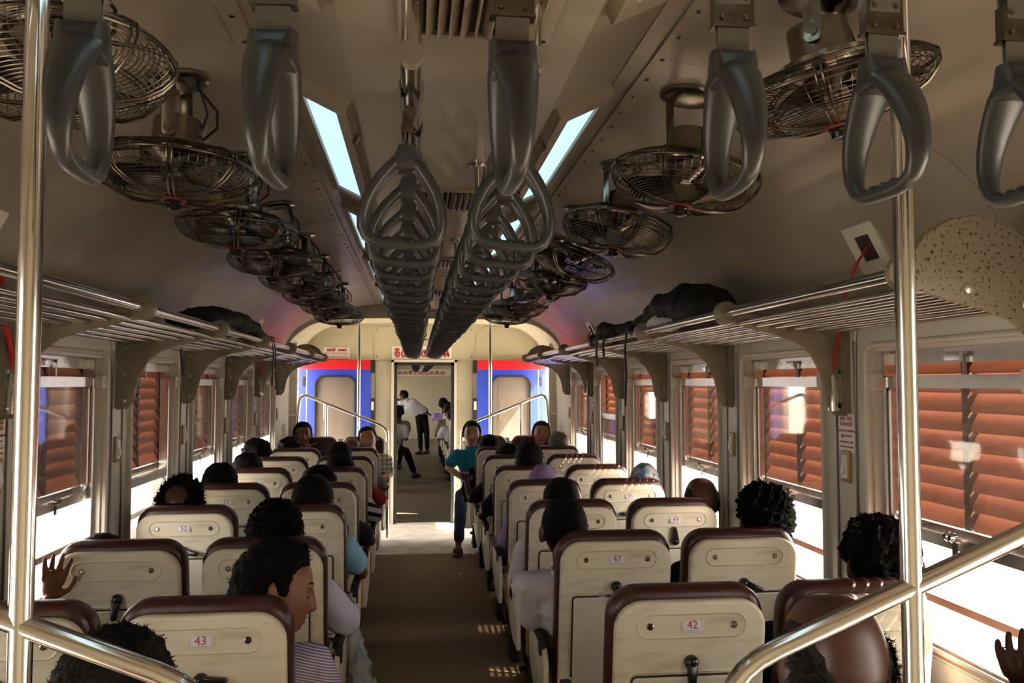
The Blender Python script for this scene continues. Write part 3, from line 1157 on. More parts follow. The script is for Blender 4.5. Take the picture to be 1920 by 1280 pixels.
def buckle_mesh(z):
    m = MB()
    m.box((0, 0, z), (0.020, 0.058, 0.052))
    for sx in (-1, 1):
        for yy in (-0.017, 0.017):
            for zz in (-0.014, 0.014):
                m.lathe([(0.004, 0), (0.004, 0.003 * sx), (0.002, 0.004 * sx)], 6, (sx * 0.010, yy, z + zz), 'x')
    m.box((0, 0, z - 0.025), (0.024, 0.062, 0.005))
    return m.mesh('buckle', M_BUCKLE, 30)


HZ = 1.955
ME_ST1 = strap_mesh(RAILZ - HZ)
ME_ST2 = strap_mesh(2.36 - HZ)
ME_BK1 = buckle_mesh(0.245)
ME_BK2 = buckle_mesh(0.255)


def handle(loc, rz, tilt, near, label, group, st):
    top = 2.36 if st else RAILZ
    t = thing('strap_hanger', label, 'strap hanger', (loc[0], loc[1], top), (0, tilt, rz), group)
    o = (0, 0, HZ - top)
    link('grip', ME_GRIP, t, o)
    link('strap', ME_ST2 if st else ME_ST1, t, o)
    link('buckle', ME_BK2 if st else ME_BK1, t, o)
    return t


for i, x in enumerate((-0.80, -0.535, -0.292, 0.030, 0.345, 0.570, 0.785)):
    jj = (0, R(3), R(-4), R(2), R(-2), R(3), R(-2))[i]
    nm_ = ('outside the left edge', 'beside the left pole', 'second from the left pole', 'edge-on in the middle', 'left of the right pole fan',
           'in front of the right pole', 'rightmost')[i]
    if i == 0:
        continue
    handle((x, 1.15, HZ), PI / 2 + jj, 0, True, 'large grey grab handle hanging on the nearest crosswise rail, %s' % nm_,
           'handles on the crosswise rail', 1)
for xr, nm in ((-0.112, 'left'), (0.112, 'right')):
    for i in range(29):
        y = 1.70 + 0.27 * i
        off = 0.0
        handle((xr, y, HZ - 0.012), R(random.uniform(-6, 6)), R(4.5 + random.uniform(-1.2, 1.2)), i < 4,
               '%s grey grab handle from the camera on the %s ceiling rail' % (ordn(i + 1), nm), 'handles on the %s ceiling rail' % nm, 0)

# ================================================================== FANS
def ring(mb, r, z, wr, seg=40, sec=4):
    pts = [(r * math.cos(2 * PI * k / seg), r * math.sin(2 * PI * k / seg), z) for k in range(seg)]
    mb.path(pts, wr, sec, closed=True, up=(0, 0, 1))


FR = 0.20
cg = MB()
low = lambda r: -0.008 - 0.066 * max(0, 1 - (r / FR) ** 3.2) ** 0.62
upp = lambda r: 0.006 + 0.042 * max(0, 1 - (r / FR) ** 3.0) ** 0.62
for i in range(18):
    r = 0.030 + (FR - 0.031) * (i / 17) ** 0.85
    ring(cg, r, low(r), 0.0011)
    if r > 0.065:
        ring(cg, r, upp(r), 0.0011)
ring(cg, FR + 0.001, 0.0, 0.0042, 48, 6)
ring(cg, 0.062, 0.047, 0.003, 30, 5)
for k in range(60):
    a = 2 * PI * k / 60
    c, s_ = math.cos(a), math.sin(a)
    cg.path([(c * q, s_ * q, low(q)) for q in (0.150, 0.175, 0.190, 0.198)] + [(c * FR, s_ * FR, 0.0)] + [(c * q, s_ * q, upp(q)) for q in (0.198, 0.185, 0.16)], 0.0009, 3)
for k in range(8):
    a = 2 * PI * k / 8 + 0.2
    for off in (-0.006, 0.006):
        c, s_ = math.cos(a), math.sin(a)
        ox, oy = -s_ * off, c * off
        pts = [(c * r + ox, s_ * r + oy, low(r) - 0.003) for r in (0.02, 0.08, 0.14, 0.175, 0.192)]
        pts += [(c * (FR + 0.004) + ox, s_ * (FR + 0.004) + oy, -0.012), (c * (FR + 0.004) + ox, s_ * (FR + 0.004) + oy, 0.010)]
        pts += [(c * r + ox, s_ * r + oy, upp(r) + 0.003) for r in (0.188, 0.165, 0.12, 0.06)]
        cg.path(pts, 0.0023, 5)
ME_CAGE = cg.mesh('cage', M_WIRE, 60)
bl = MB()
for k in range(3):
    a = 2 * PI * k / 3
    vs, fs = [], []
    for i in range(7):
        r = 0.035 + i * 0.024
        w0 = 0.5 - 0.04 * i
        for j in range(6):
            th = a + (j / 5 - 0.5) * 2 * w0 * (0.9 if r > .06 else .7)
            z = 0.016 * (j / 5 - 0.5) * 2
            vs.append((r * math.cos(th), r * math.sin(th), z))
    for i in range(6):
        for j in range(5):
            q = i * 6 + j
            fs.append((q, q + 1, q + 7, q + 6))
    N = len(vs)
    vs += [(x, y, z + 0.002) for x, y, z in vs]
    fs += [tuple(N + q for q in reversed(f)) for f in fs]
    bl.add(vs, fs)
ME_BLADE = bl.mesh('blades', M_BLADE, 60)
ME_HUB = MB().lathe([(0.020, -0.074), (0.022, -0.086), (0.018, -0.090), (0.018, -0.102), (0.010, -0.106)], 16).mesh('hub', M_BLACKP)
ME_RING = MB().lathe([(0.030, -0.072), (0.032, -0.075), (0.032, -0.080), (0.030, -0.082), (0.020, -0.082)], 18).mesh('badge', mat('fan_badge', (0.12, 0.012, 0.010), 0.5))
mo = MB()
mo.lathe([(0.020, 0.0), (0.055, 0.03), (0.085, 0.045), (0.088, 0.052), (0.080, 0.056), (0.086, 0.062), (0.086, 0.072), (0.066, 0.076), (0.062, 0.082), (0.060, 0.135),
          (0.056, 0.143), (0.03, 0.146)], 28)
ME_MOT = mo.mesh('motor', M_FMOT)
ar = MB()
for sx in (-1, 1):
    ar.slab(rrect(0.034, 0.16, 0.012, 4, 0, 0.08), sx * 0.064 - 0.0015, sx * 0.064 + 0.0015, 0.001, fn=lambda u, v, q: (q, u, v))
ar.box((0, 0, 0.158), (0.13, 0.034, 0.003))
ar.lathe([(0.012, 0), (0.012, 0.146)], 8, (-0.073, 0, 0.022), 'x')
ME_ARM = ar.mesh('yoke', M_FMOT)
ME_PLATE = MB().lathe([(0.074, 0), (0.078, -0.004), (0.078, -0.012), (0.066, -0.018), (0.02, -0.019)], 28).mesh('mount_plate', M_FMOT)


def fan(x, y, tx, ty, spin, label, lift=0.0):
    zv = vault_z(x) - 0.001
    t = thing('ceiling_fan', label, 'fan', (x, y, zv), (0, 0, 0), 'caged ceiling fans')
    nrm = vault_n(x)
    pl = link('mount_plate', ME_PLATE, t)
    pl.rotation_euler = Vector((0, 0, -1)).rotation_difference(nrm).to_euler()
    link('yoke', ME_ARM, t, (0, 0, -0.165 + lift), (0, 0, spin))
    piv = Vector((0, 0, -0.145 + lift))
    rot = Euler((tx, ty, 0))
    e = rot.to_matrix()
    mc = piv + e @ Vector((0, 0, -0.105))
    link('motor', ME_MOT, t, mc, rot)
    cc = piv + e @ Vector((0, 0, -0.095))
    cage = link('cage', ME_CAGE, t, cc, rot)
    link('blades', ME_BLADE, t, cc + e @ Vector((0, 0, -0.012)), (e @ Euler((0, 0, spin * 2)).to_matrix()).to_euler())
    link('hub', ME_HUB, t, cc, rot)
    link('badge', ME_RING, t, cc, rot)
    wr = MB().path([(0.045, 0.03, -0.015), (0.09, 0.04, -0.07), (0.095, 0.02, -0.12), (0.05, 0.04, -0.15)], 0.004, 5)
    wr.path([(0.05, 0.01, -0.015), (0.075, 0.0, -0.09), (0.055, 0.01, -0.14)], 0.0035, 5)
    wr.build('cable', M_RUB, t)


LT = [(-0.12, -0.10), (-0.06, 0.02), (0.02, 0.06), (0.06, 0.02), (-0.05, 0.10), (0.05, 0.08), (0.0, 0.12), (0.02, 0.0)]
RT = [(0.04, -0.24), (-0.05, 0.16), (-0.13, 0.20), (0.05, 0.34), (0.05, 0.10), (0.12, -0.45), (0.02, 0.05), (0.03, 0.02)]
for k in range(8):
    fan(-0.76 if k == 0 else -0.715, 1.62 if k == 0 else 1.47 + 0.785 * k, LT[k][0], LT[k][1], 0.5 + k, '%s caged chrome fan from the camera on the left ceiling' % ordn(k + 1), 0.04 if k == 0 else 0)
    fan(0.71 if k == 0 else 0.645, 1.62 if k == 0 else 1.47 + 0.785 * k, RT[k][0], RT[k][1], 0.9 + 1.3 * k, '%s caged chrome fan from the camera on the right ceiling' % ordn(k + 1), 0.05 if k == 0 else 0)

# ================================================================== PARTITIONS WITH POLES AND SLOPING RAILS
def fillet(pts, r=0.09, n=6):
    out = [Vector(pts[0])]
    for i in range(1, len(pts) - 1):
        a, b, c = Vector(pts[i - 1]), Vector(pts[i]), Vector(pts[i + 1])
        p = b + (a - b).normalized() * r
        q = b + (c - b).normalized() * r
        for k in range(n + 1):
            u = k / n
            out.append((p * (1 - u) ** 2) + b * (2 * u * (1 - u)) + q * u ** 2)
    out.append(Vector(pts[-1]))
    return out


def partition(y, s, label, px=0.712):
    t = thing('seat_partition', label, 'partition', (0, y, 0))
    MB().path([(s * px, 0, 0.0), (s * px, 0, 2.472)], 0.0175, 14).build('pole', M_CHROME, t)
    MB().lathe([(0.04, 0), (0.04, -0.006), (0.02, -0.014)], 18, (s * px, 0, vault_z(px))).build('pole_flange', M_CHROME, t)
    pts = fillet([(s * 0.40, 0, 0.02), (s * 0.40, 0, 1.20), (s * 1.33, 0, 1.575), (s * 1.38, 0, 1.06)], 0.10)
    MB().path(pts, 0.0175, 12).build('sloping_rail', M_CHROME, t)
    MB().path([(s * 1.05, 0, 1.05), (s * 1.05, 0, 1.46)], 0.014, 10).build('post', M_CHROME, t)
    MB().path([(s * 1.375, 0, 1.34), (s * 1.45, 0, 1.34)], 0.010, 8).build('wall_stay', M_CHROME, t)
    MB().slab(rrect(1.00, 0.92, 0.02, 3, s * 0.925, 0.56), -0.012, 0.012, 0.003).build('panel', M_CREAM, t)
    MB().bx(s * 0.42, s * 1.42, -0.018, 0.018, 1.02, 1.05).build('top_rail', M_ALU, t)


partition(1.38, -1, 'chrome pole and sloping rail partition nearest the camera on the left', 0.690)
partition(1.38, 1, 'chrome pole and sloping rail partition nearest the camera on the right', 0.737)
partition(9.36, -1, 'chrome pole and sloping rail partition at the far vestibule, left side')
partition(9.36, 1, 'chrome pole and sloping rail partition at the far vestibule, right side')

# ================================================================== SEATS
TOPZ = 1.116
sh = lambda z: (TOPZ - z) * 0.15


def bfn(u, v, t):
    return (u, t + sh(v), v)


def pad_outline():
    o = rrect(0.445, 0.70, 0.085, 8, 0, TOPZ - 0.35, 0.03)
    return [(u, v - (0.007 * max(0, 1 - (u / 0.13) ** 2) if v > TOPZ - 0.05 else 0)) for u, v in o]


ME_PAD = MB().slab(pad_outline(), 0.0, 0.095, 0.032, bfn).mesh('backrest', M_BROWN, 50)
ME_SHELL = MB().slab(rrect(0.425, 0.685, 0.080, 8, 0, 0.743, 0.03), -0.034, 0.006, 0.012, bfn).mesh('back_shell', M_CREAM, 50)
SB = -0.034


def bead(pts2, r, closed=True):
    pts = [bfn(u, v, SB) for u, v in pts2]
    return MB().path(pts, [(r, r * 0.7)] * len(pts), 6, closed=closed, up=(0, 1, 0))


stad = rrect(0.305, 0.066, 0.0329, 8, 0, 1.018)
ME_RIM = bead(stad, 0.0042).mesh('recess_rim', M_CREAM, 60)
inn = MB().slab(rrect(0.292, 0.054, 0.0268, 8, 0, 1.018), SB - 0.0006, SB + 0.002, 0, bfn)
scr = MB()
scr.lathe([(0.0095, 0.0), (0.0095, -0.003), (0.007, -0.005), (0.006, -0.003)], 12, (0, 0, 0), 'y')
ME_SCREW = scr.mesh('screw', M_FMOT)
ME_SCRC = MB().box((0, -0.0045, 0), (0.009, 0.002, 0.002), (0, 0.6, 0)).mesh('slot', M_GAP)
la = MB()
la.lathe([(0.020, 0.0), (0.020, -0.012), (0.015, -0.022), (0.006, -0.026)], 16, (0, 0, 0), 'y')
la.slab([(-0.015, 0.0), (-0.009, -0.068), (0.0, -0.073), (0.009, -0.068), (0.015, 0.0)], -0.024, -0.004, 0.004)
ME_LATCH = la.mesh('latch', M_BLACKP)
tr = MB().slab(rrect(0.325, 0.37, 0.012, 4, 0, 0.690), SB - 0.010, SB + 0.004, 0.004, bfn)
ME_TRAY = tr.mesh('tray_table', M_TRAY)
ME_TGAP = MB().slab(rrect(0.337, 0.382, 0.016, 4, 0, 0.690), SB - 0.0012, SB + 0.002, 0, bfn).mesh('tray_recess', M_GAP)
ME_TRIM = bead(rrect(0.350, 0.397, 0.022, 5, 0, 0.690), 0.004).mesh('tray_rim', M_CREAM, 60)
ME_HINGE = [MB().slab(rrect(0.016, 0.075, 0.006, 3, sx * 0.171, 0.53), SB - 0.018, SB, 0.003, bfn).mesh('tray_hinge', M_TRAY) for sx in (-1, 1)]
nt_ = MB()
for i in range(9):
    for dgn in (-1, 1):
        x0 = -0.16 + i * 0.04
        pts = []
        for k in range(5):
            z = 0.48 - k * 0.04
            xx = x0 + (dgn * 0.02 * (k % 2))
            pts.append(bfn(xx, z, SB - 0.014))
        nt_.path(pts, 0.0022, 4)
nt_.path([bfn(-0.18, 0.485, SB - 0.016), bfn(0.18, 0.485, SB - 0.016)], 0.005, 6)
ME_NET = nt_.mesh('net_pocket', M_NET)
ME_CUSH = MB().slab(rrect(0.445, 0.45, 0.05, 5, 0, 0.40), 0.345, 0.462, 0.035, fn=lambda u, v, t: (u, v, t)).mesh('seat_cushion', M_BROWN, 50)
bs = MB()
for sx in (-1, 1):
    bs.bx(sx * 0.15 - 0.02, sx * 0.15 + 0.02, 0.24, 0.48, 0.0, 0.03)
    bs.bx(sx * 0.15 - 0.018, sx * 0.15 + 0.018, 0.30, 0.42, 0.03, 0.34)
bs.bx(-0.20, 0.20, 0.22, 0.58, 0.315, 0.348)
bs.path([(-0.2, 0.52, 0.16), (0.2, 0.52, 0.16)], 0.014, 8)
ME_BASE = bs.mesh('base_frame', M_BLACK)


def arm_parts(s):
    x = s * 0.258
    ol = [(0.05, 0.40), (0.22, 0.40), (0.40, 0.46), (0.50, 0.55), (0.535, 0.62), (0.525, 0.67), (0.48, 0.685), (0.20, 0.675), (0.10, 0.67), (0.06, 0.62)]
    a = MB().slab(ol, x - 0.010, x + 0.010, 0.004, fn=lambda u, v, t: (t, u, v)).mesh('armrest', M_TRAY)
    p = MB().slab(rrect(0.40, 0.030, 0.012, 4, 0.32, 0.690), x - 0.020, x + 0.016, 0.006, fn=lambda u, v, t: (t, u, v)).mesh('arm_pad', M_RUB)
    w = MB().slab([(0.50 + 0.050 * math.cos(q) * 0.8, 0.60 + 0.095 * math.sin(q)) for q in [2 * PI * k / 14 for k in range(14)]], x + s * 0.008 - 0.010, x + s * 0.008 + 0.010,
                  0.005, fn=lambda u, v, t: (t, u, v)).mesh('arm_tip', M_WOOD)
    b = MB().lathe([(0.035, -0.012), (0.038, 0), (0.035, 0.012)], 16, (x + s * .004, 0.13, 0.66), 'x').mesh('recline_knob', M_RUB)
    return a, p, w, b


ARM = {1: arm_parts(1), -1: arm_parts(-1)}
TXT = {}


def seat(x, y, rz, label, group, num=None, latch=0.0, aisle=1, back=True):
    t = thing('train_seat', label, 'seat', (x, y, 0), (0, 0, rz), group)
    link('backrest', ME_PAD, t)
    shl = link('back_shell', ME_SHELL, t)
    link('seat_cushion', ME_CUSH, t)
    link('base_frame', ME_BASE, t)
    if back:
        link('recess_rim', ME_RIM, shl)
        for sx in (-1, 1):
            link('screw', ME_SCREW, shl, bfn(sx * 0.118, 1.018, SB), (R(-8.5), 0.5 * sx, 0))
        link('tray_recess', ME_TGAP, shl)
        link('tray_rim', ME_TRIM, shl)
        link('latch', ME_LATCH, shl, bfn(0, 0.915, SB), (R(-8.5), latch, 0))
        link('tray_table', ME_TRAY, t)
        link('tray_hinge', ME_HINGE[0], t)
        link('tray_hinge', ME_HINGE[1], t)
        link('net_pocket', ME_NET, t)
        if num:
            pl = link('number_plate', ME_PLATE_N, shl, bfn(0, 1.020, SB), (R(-8.5), 0, 0))
            if num not in TXT:
                me = text_mesh(str(num), 0.031, 0.0004)
                me.materials.clear()
                me.materials.append(M_TXTP)
                TXT[num] = me
            link('number', TXT[num], t, bfn(0, 1.0195, SB - 0.0036), (PI / 2 - R(8.5), 0, 0))
    a, p, w, b = ARM[aisle]
    link('armrest', a, t)
    link('arm_pad', p, t)
    link('arm_tip', w, t)
    link('recline_knob', b, t)
    return t


pn = MB()
pn.slab(rrect(0.060, 0.036, 0.004, 3), -0.003, 0.0, 0.001)
ME_PLATE_N = pn.mesh('number_plate', mat('plate_white', (0.80, 0.78, 0.80), 0.35))
# thin red-violet keyline on the plate is part of the plate mesh
ky = MB()
pn2 = MB().slab(rrect(0.060, 0.036, 0.004, 3), -0.003, 0.0, 0.001)
pn2.mi = 1
pts = [(p[0], -0.0031, p[1]) for p in rrect(0.053, 0.029, 0.003, 3)]
pn2.path(pts, 0.0006, 4, closed=True, up=(0, 1, 0))
ME_PLATE_N = pn2.mesh('number_plate', [mat('plate_white', (0.80, 0.78, 0.80), 0.35), mat('plate_line', (0.35, 0.15, 0.35), 0.5)])

SEATX = {'Lw': -1.145, 'La': -0.645, 'Ra': 0.655, 'Rw': 1.155}
ROWS = [1.44] + [2.32 + 0.88 * k for k in range(7)]
WORD = {'Lw': 'left window', 'La': 'left aisle', 'Ra': 'right aisle', 'Rw': 'right window'}
LATCH = {43: R(-92), 44: 0, 42: R(4), 41: R(6), 45: R(4), 46: R(-70), 47: R(-6), 48: R(-70), 49: R(175), 52: R(-80), 56: R(90)}
NONUM = {45, 48, 37, 38, 39, 40, 44}
NUM = {}
for r, y in enumerate(ROWS):
    n0 = 41 + 4 * (r - 1)
    order = ['Rw', 'Ra', 'La', 'Lw'] if r % 2 == 1 else ['Lw', 'La', 'Ra', 'Rw']
    for i, pos in enumerate(order):
        num = n0 + i
        NUM[num] = (pos, r)
        shown = None if num in NONUM else num
        if r == 0:
            lb = 'cream train seat against the nearest partition, %s place' % WORD[pos]
        elif shown:
            lb = '%s seat in the %s row from the camera, cream back with plate %d' % (WORD[pos], ordn(r), num)
        else:
            lb = '%s seat in the %s row from the camera, cream back without plate' % (WORD[pos], ordn(r))
        seat(SEATX[pos], y, 0, lb, 'forward facing train seats', shown, LATCH.get(num, R(random.choice((0, 5, -80, 90)))), 1 if pos in ('La', 'Rw') else -1)
for pos in ('Lw', 'La', 'Ra', 'Rw'):
    seat(SEATX[pos], 9.27, PI, 'maroon seat facing the camera against the far partition, %s place' % WORD[pos], 'seats facing the camera', None, 0,
         -1 if pos in ('La', 'Rw') else 1, back=False)
# small cream label blocks between the far seat backs
for s, nm in ((-1, 'left'), (1, 'right')):
    t = thing('seat_label', 'small cream number block between the %s pair of far facing seats' % nm, 'label', (s * 0.895, 9.33, 1.065))
    MB().slab(rrect(0.05, 0.04, 0.005, 3), -0.012, 0.012, 0.003).build('block', M_TRAY, t)

# ================================================================== PEOPLE
def sstep(x, a, b):
    t = min(1, max(0, (x - a) / (b - a)))
    return t * t * (3 - 2 * t)


def ga(x, s): return math.exp(-(x / s) ** 2)


def head_surf(d, face=1.0, jaw=1.0):
    pw = lambda q: math.copysign(abs(q) ** 0.84, q)
    x, y, z = 0.0765 * pw(d.x), 0.097 * pw(d.y), 0.112 * pw(d.z)
    if d.y < 0 and z > -0.03:
        y *= 1.05
    if z < 0:
        k = sstep(-z, 0.0, 0.118)
        x *= 1 - 0.24 * k * jaw
        if d.y < 0:
            y *= 1 - 0.50 * k
    f = sstep(d.y, 0.12, 0.5) * face
    if f > 0:
        ax = abs(x)
        y *= 1 - 0.06 * f
        dy = 0.016 * ga(z + 0.098, 0.024) * ga(x, 0.028)
        t = (0.014 - z) / 0.056
        if -0.15 < t < 1.25:
            tt = min(1, max(0, t))
            h = (0.003 + 0.021 * tt) * (1 - sstep(t, 0.88, 1.22)) * sstep(t, -0.15, 0.1)
            dy += h * ga(x, 0.0085 + 0.006 * tt)
            dy += 0.007 * ga(ax - 0.013, 0.006) * ga(z + 0.036, 0.008)
        dy -= 0.011 * ga(ax - 0.032, 0.015) * ga(z - 0.001, 0.011)
        dy += 0.0065 * ga(ax - 0.032, 0.012) * ga(z - 0.000, 0.0075)
        dy += 0.0045 * ga(ax - 0.028, 0.022) * ga(z - 0.021, 0.007)
        dy += 0.005 * ga(ax - 0.046, 0.020) * ga(z + 0.028, 0.022)
        lip = ga(x, 0.021)
        dy += 0.0065 * lip * (ga(z + 0.0605, 0.005) + 0.9 * ga(z + 0.0715, 0.006)) - 0.0035 * lip * ga(z + 0.066, 0.0022)
        y += dy * f
    return Vector((x, y, z))


ZB = [(-0.2, -0.062), (-0.06, -0.060), (-0.032, -0.030), (-0.012, 0.016), (0.012, -0.012), (0.024, -0.010), (0.034, 0.045), (0.05, 0.066),
      (0.075, 0.074), (0.2, 0.074)]


def hair_fac(p, style):
    zb = ZB[-1][1]
    for (a, b) in zip(ZB[:-1], ZB[1:]):
        if a[0] <= p.y <= b[0]:
            t = (p.y - a[0]) / (b[0] - a[0])
            zb = a[1] + (b[1] - a[1]) * t
            break
    f = sstep(p.z - zb, 0.0, 0.022 if p.y < 0.02 else 0.045)
    if style == 'bald':
        q = math.sqrt((p.x / 0.070) ** 2 + ((p.z - 0.115) / 0.165) ** 2) + 0.06 * noise.noise(p * 38)
        f *= sstep(q, 1.0, 1.3) * 0.7
    elif style == 'crown':
        c = Vector((0.0, -0.085, 0.075))
        f *= sstep((p - c).length + 0.014 * noise.noise(p * 45), 0.050, 0.085)
    elif style == 'shaved':
        f *= 0.25
    return f


def dirs(nu, nv):
    out = []
    for i in range(nv + 1):
        a = PI * (i + 0.01) / (nv + 0.02)
        for k in range(nu):
            b = 2 * PI * k / nu
            out.append(Vector((math.sin(a) * math.cos(b), math.sin(a) * math.sin(b), math.cos(a))))
    return out


def grid_faces(nu, nv):
    fs = []
    for i in range(nv):
        for k in range(nu):
            k2 = (k + 1) % nu
            fs.append((i * nu + k, (i + 1) * nu + k, (i + 1) * nu + k2, i * nu + k2))
    fs.append(tuple(range(nu)))
    fs.append(tuple(nv * nu + k for k in range(nu - 1, -1, -1)))
    return fs


HCACHE = {}


def head_geo(nu, nv):
    if (nu, nv) not in HCACHE:
        D = dirs(nu, nv)
        P = [head_surf(d) for d in D]
        F = grid_faces(nu, nv)
        lips = []
        for f in F:
            c = sum((P[i] for i in f), Vector()) / len(f)
            lips.append(1 if (c.y > 0.05 and abs(c.x) < 0.024 and -0.0775 < c.z < -0.0555) else 0)
        HCACHE[(nu, nv)] = (D, P, F, lips)
    return HCACHE[(nu, nv)]


def hair_build(style, thick, bump, bscale, strands, slen, seed, M, res):
    nu, nv = res
    D, P, F, _ = head_geo(nu, nv)
    rng = random.Random(seed)
    off = Vector((seed * 2.3, seed * 0.7, seed * 1.9))
    fac = [hair_fac(p, style) for p in P]
    vs = []
    for d, p, f in zip(D, P, fac):
        nn = noise.noise(p * bscale + off) + 0.5 * noise.noise(p * bscale * 2.4 + off)
        th = thick * f * (1 + bump * nn)
        vs.append(p + d * (th + (0.0012 if f > 0 else -0.002)))
    m = MB()
    fs = [f for f in F if sum(fac[i] for i in f) > 0.02]
    m.add([M @ v for v in vs], fs)
    # loose strands give the outline its broken edge
    idx = [i for i, f in enumerate(fac) if f > 0.25]
    if strands and idx:
        for _ in range(strands):
            i = rng.choice(idx)
            d = D[i]
            b = vs[i] - d * 0.003 + Vector((rng.uniform(-1, 1), rng.uniform(-1, 1), rng.uniform(-1, 1))) * 0.004
            tdir = Vector((rng.uniform(-1, 1), rng.uniform(-1, 1), rng.uniform(-1, 0.4)))
            tdir = (tdir - d * tdir.dot(d)).normalized()
            L = slen * rng.uniform(0.5, 1.3)
            side = d.cross(tdir).normalized() * 0.0011
            p1 = b + d * (L * 0.32) + tdir * (L * 0.45)
            p2 = b + d * (L * 0.40) + tdir * (L * 1.0)
            m.add([M @ (b - side), M @ (b + side), M @ (p1 + side * 0.8), M @ (p1 - side * 0.8), M @ p2], [(0, 1, 2, 3), (3, 2, 4)])
    return m


SKIN = {k: mat('skin_' + k, c, 0.42, var=0.18, scale=14, spec=0.45) for k, c in
        {'a': (0.095, 0.036, 0.019), 'b': (0.13, 0.050, 0.026), 'c': (0.25, 0.108, 0.056), 'd': (0.060, 0.023, 0.013), 'e': (0.060, 0.022, 0.012)}.items()}
LIP = mat('lips', (0.17, 0.060, 0.045), 0.4)
HAIRK = mat('hair_black', (0.0042, 0.0036, 0.0034), 0.62, var=0.3, scale=60, spec=0.12, bump=0.8, bscale=330)
HAIRG = mat('hair_grey', (0.16, 0.13, 0.115), 0.6, var=0.5, scale=60, spec=0.2)
HAIRS = mat('hair_salt', (0.020, 0.016, 0.014), 0.6, var=0.5, scale=70, spec=0.15)
EYEW = mat('eye_white', (0.55, 0.52, 0.48), 0.3)
EYEK = mat('eye_dark', (0.008, 0.005, 0.004), 0.2)


def cloth(name, col, kind='plain', col2=None, scale=40, axis=(0, 0, 1), rough=0.85):
    if name in MATS:
        return MATS[name]
    m = mat(name, col, rough, var=0.10, scale=9, bump=0.25, bscale=420, spec=0.2)
    if kind != 'plain':
        nt = m.node_tree
        b = nt.nodes['Principled BSDF']
        tc = nt.nodes.new('ShaderNodeTexCoord')

        def wave(ax, sc):
            dt = nt.nodes.new('ShaderNodeVectorMath')
            dt.operation = 'DOT_PRODUCT'
            dt.inputs[1].default_value = Vector(ax) * sc
            nt.links.new(tc.outputs['Object'], dt.inputs[0])
            fr = nt.nodes.new('ShaderNodeMath')
            fr.operation = 'FRACT'
            nt.links.new(dt.outputs['Value'], fr.inputs[0])
            gt = nt.nodes.new('ShaderNodeMath')
            gt.operation = 'GREATER_THAN'
            gt.inputs[1].default_value = 0.55
            nt.links.new(fr.outputs[0], gt.inputs[0])
            return gt
        mx = nt.nodes.new('ShaderNodeMix')
        mx.data_type = 'RGBA'
        mx.inputs['A'].default_value = (*col, 1)
        mx.inputs['B'].default_value = (*col2, 1)
        w = wave(axis, scale)
        if kind == 'plaid':
            w2 = wave((1, 0.2, 0), scale)
            ad = nt.nodes.new('ShaderNodeMath')
            ad.operation = 'MULTIPLY_ADD'
            ad.inputs[1].default_value = 0.5
            nt.links.new(w.outputs[0], ad.inputs[0])
            hf = nt.nodes.new('ShaderNodeMath')
            hf.operation = 'MULTIPLY'
            hf.inputs[1].default_value = 0.5
            nt.links.new(w2.outputs[0], hf.inputs[0])
            nt.links.new(hf.outputs[0], ad.inputs[2])
            nt.links.new(ad.outputs[0], mx.inputs['Factor'])
        else:
            nt.links.new(w.outputs[0], mx.inputs['Factor'])
        nt.links.new(mx.outputs['Result'], b.inputs['Base Color'])
    return m


C_WHITE = cloth('cotton_white', (0.62, 0.58, 0.62))
C_LAV = cloth('cotton_lavender', (0.66, 0.62, 0.80))
C_STRIPE = cloth('cotton_fine_stripe', (0.70, 0.68, 0.80), 'stripe', (0.20, 0.17, 0.36), 125, (0.25, 0.25, 1))
C_BLK = cloth('cotton_black', (0.010, 0.010, 0.012))
C_NAVY = cloth('cotton_navy', (0.012, 0.018, 0.035))
C_SKY = cloth('cotton_sky', (0.26, 0.52, 0.66))
C_RED = cloth('cotton_red', (0.46, 0.035, 0.035))
C_TEAL = cloth('cotton_teal', (0.004, 0.15, 0.20), 'stripe', (0.003, 0.030, 0.045), 48, (1, 0, 0.05))
C_PLAID = cloth('cotton_plaid', (0.42, 0.40, 0.34), 'plaid', (0.16, 0.13, 0.015), 22, (0, 0.2, 1))
C_BWS = cloth('cotton_bold_stripe', (0.62, 0.60, 0.63), 'stripe', (0.02, 0.02, 0.025), 16, (0.2, 0.2, 1))
C_KHAKI = cloth('cotton_khaki', (0.23, 0.19, 0.13))
C_DENIM = cloth('denim', (0.035, 0.060, 0.10))
C_GREY = cloth('trouser_grey', (0.06, 0.06, 0.065))
C_LILAC = cloth('scarf_lilac', (0.36, 0.24, 0.47))
C_ORANGE = cloth('cotton_orange', (0.45, 0.11, 0.012))
C_CAP = mat('scarf_print', (0.55, 0.50, 0.46), 0.8, col2=(0.06, 0.24, 0.42), scale=22, lo=0.42, hi=0.52)
C_LEATH = mat('shoe_leather', (0.012, 0.010, 0.009), 0.35)
C_SAND = mat('sandal_leather', (0.06, 0.028, 0.014), 0.5)
HAIRM = {'k': HAIRK, 'g': HAIRG, 's': HAIRS}
PCOUNT = [0]


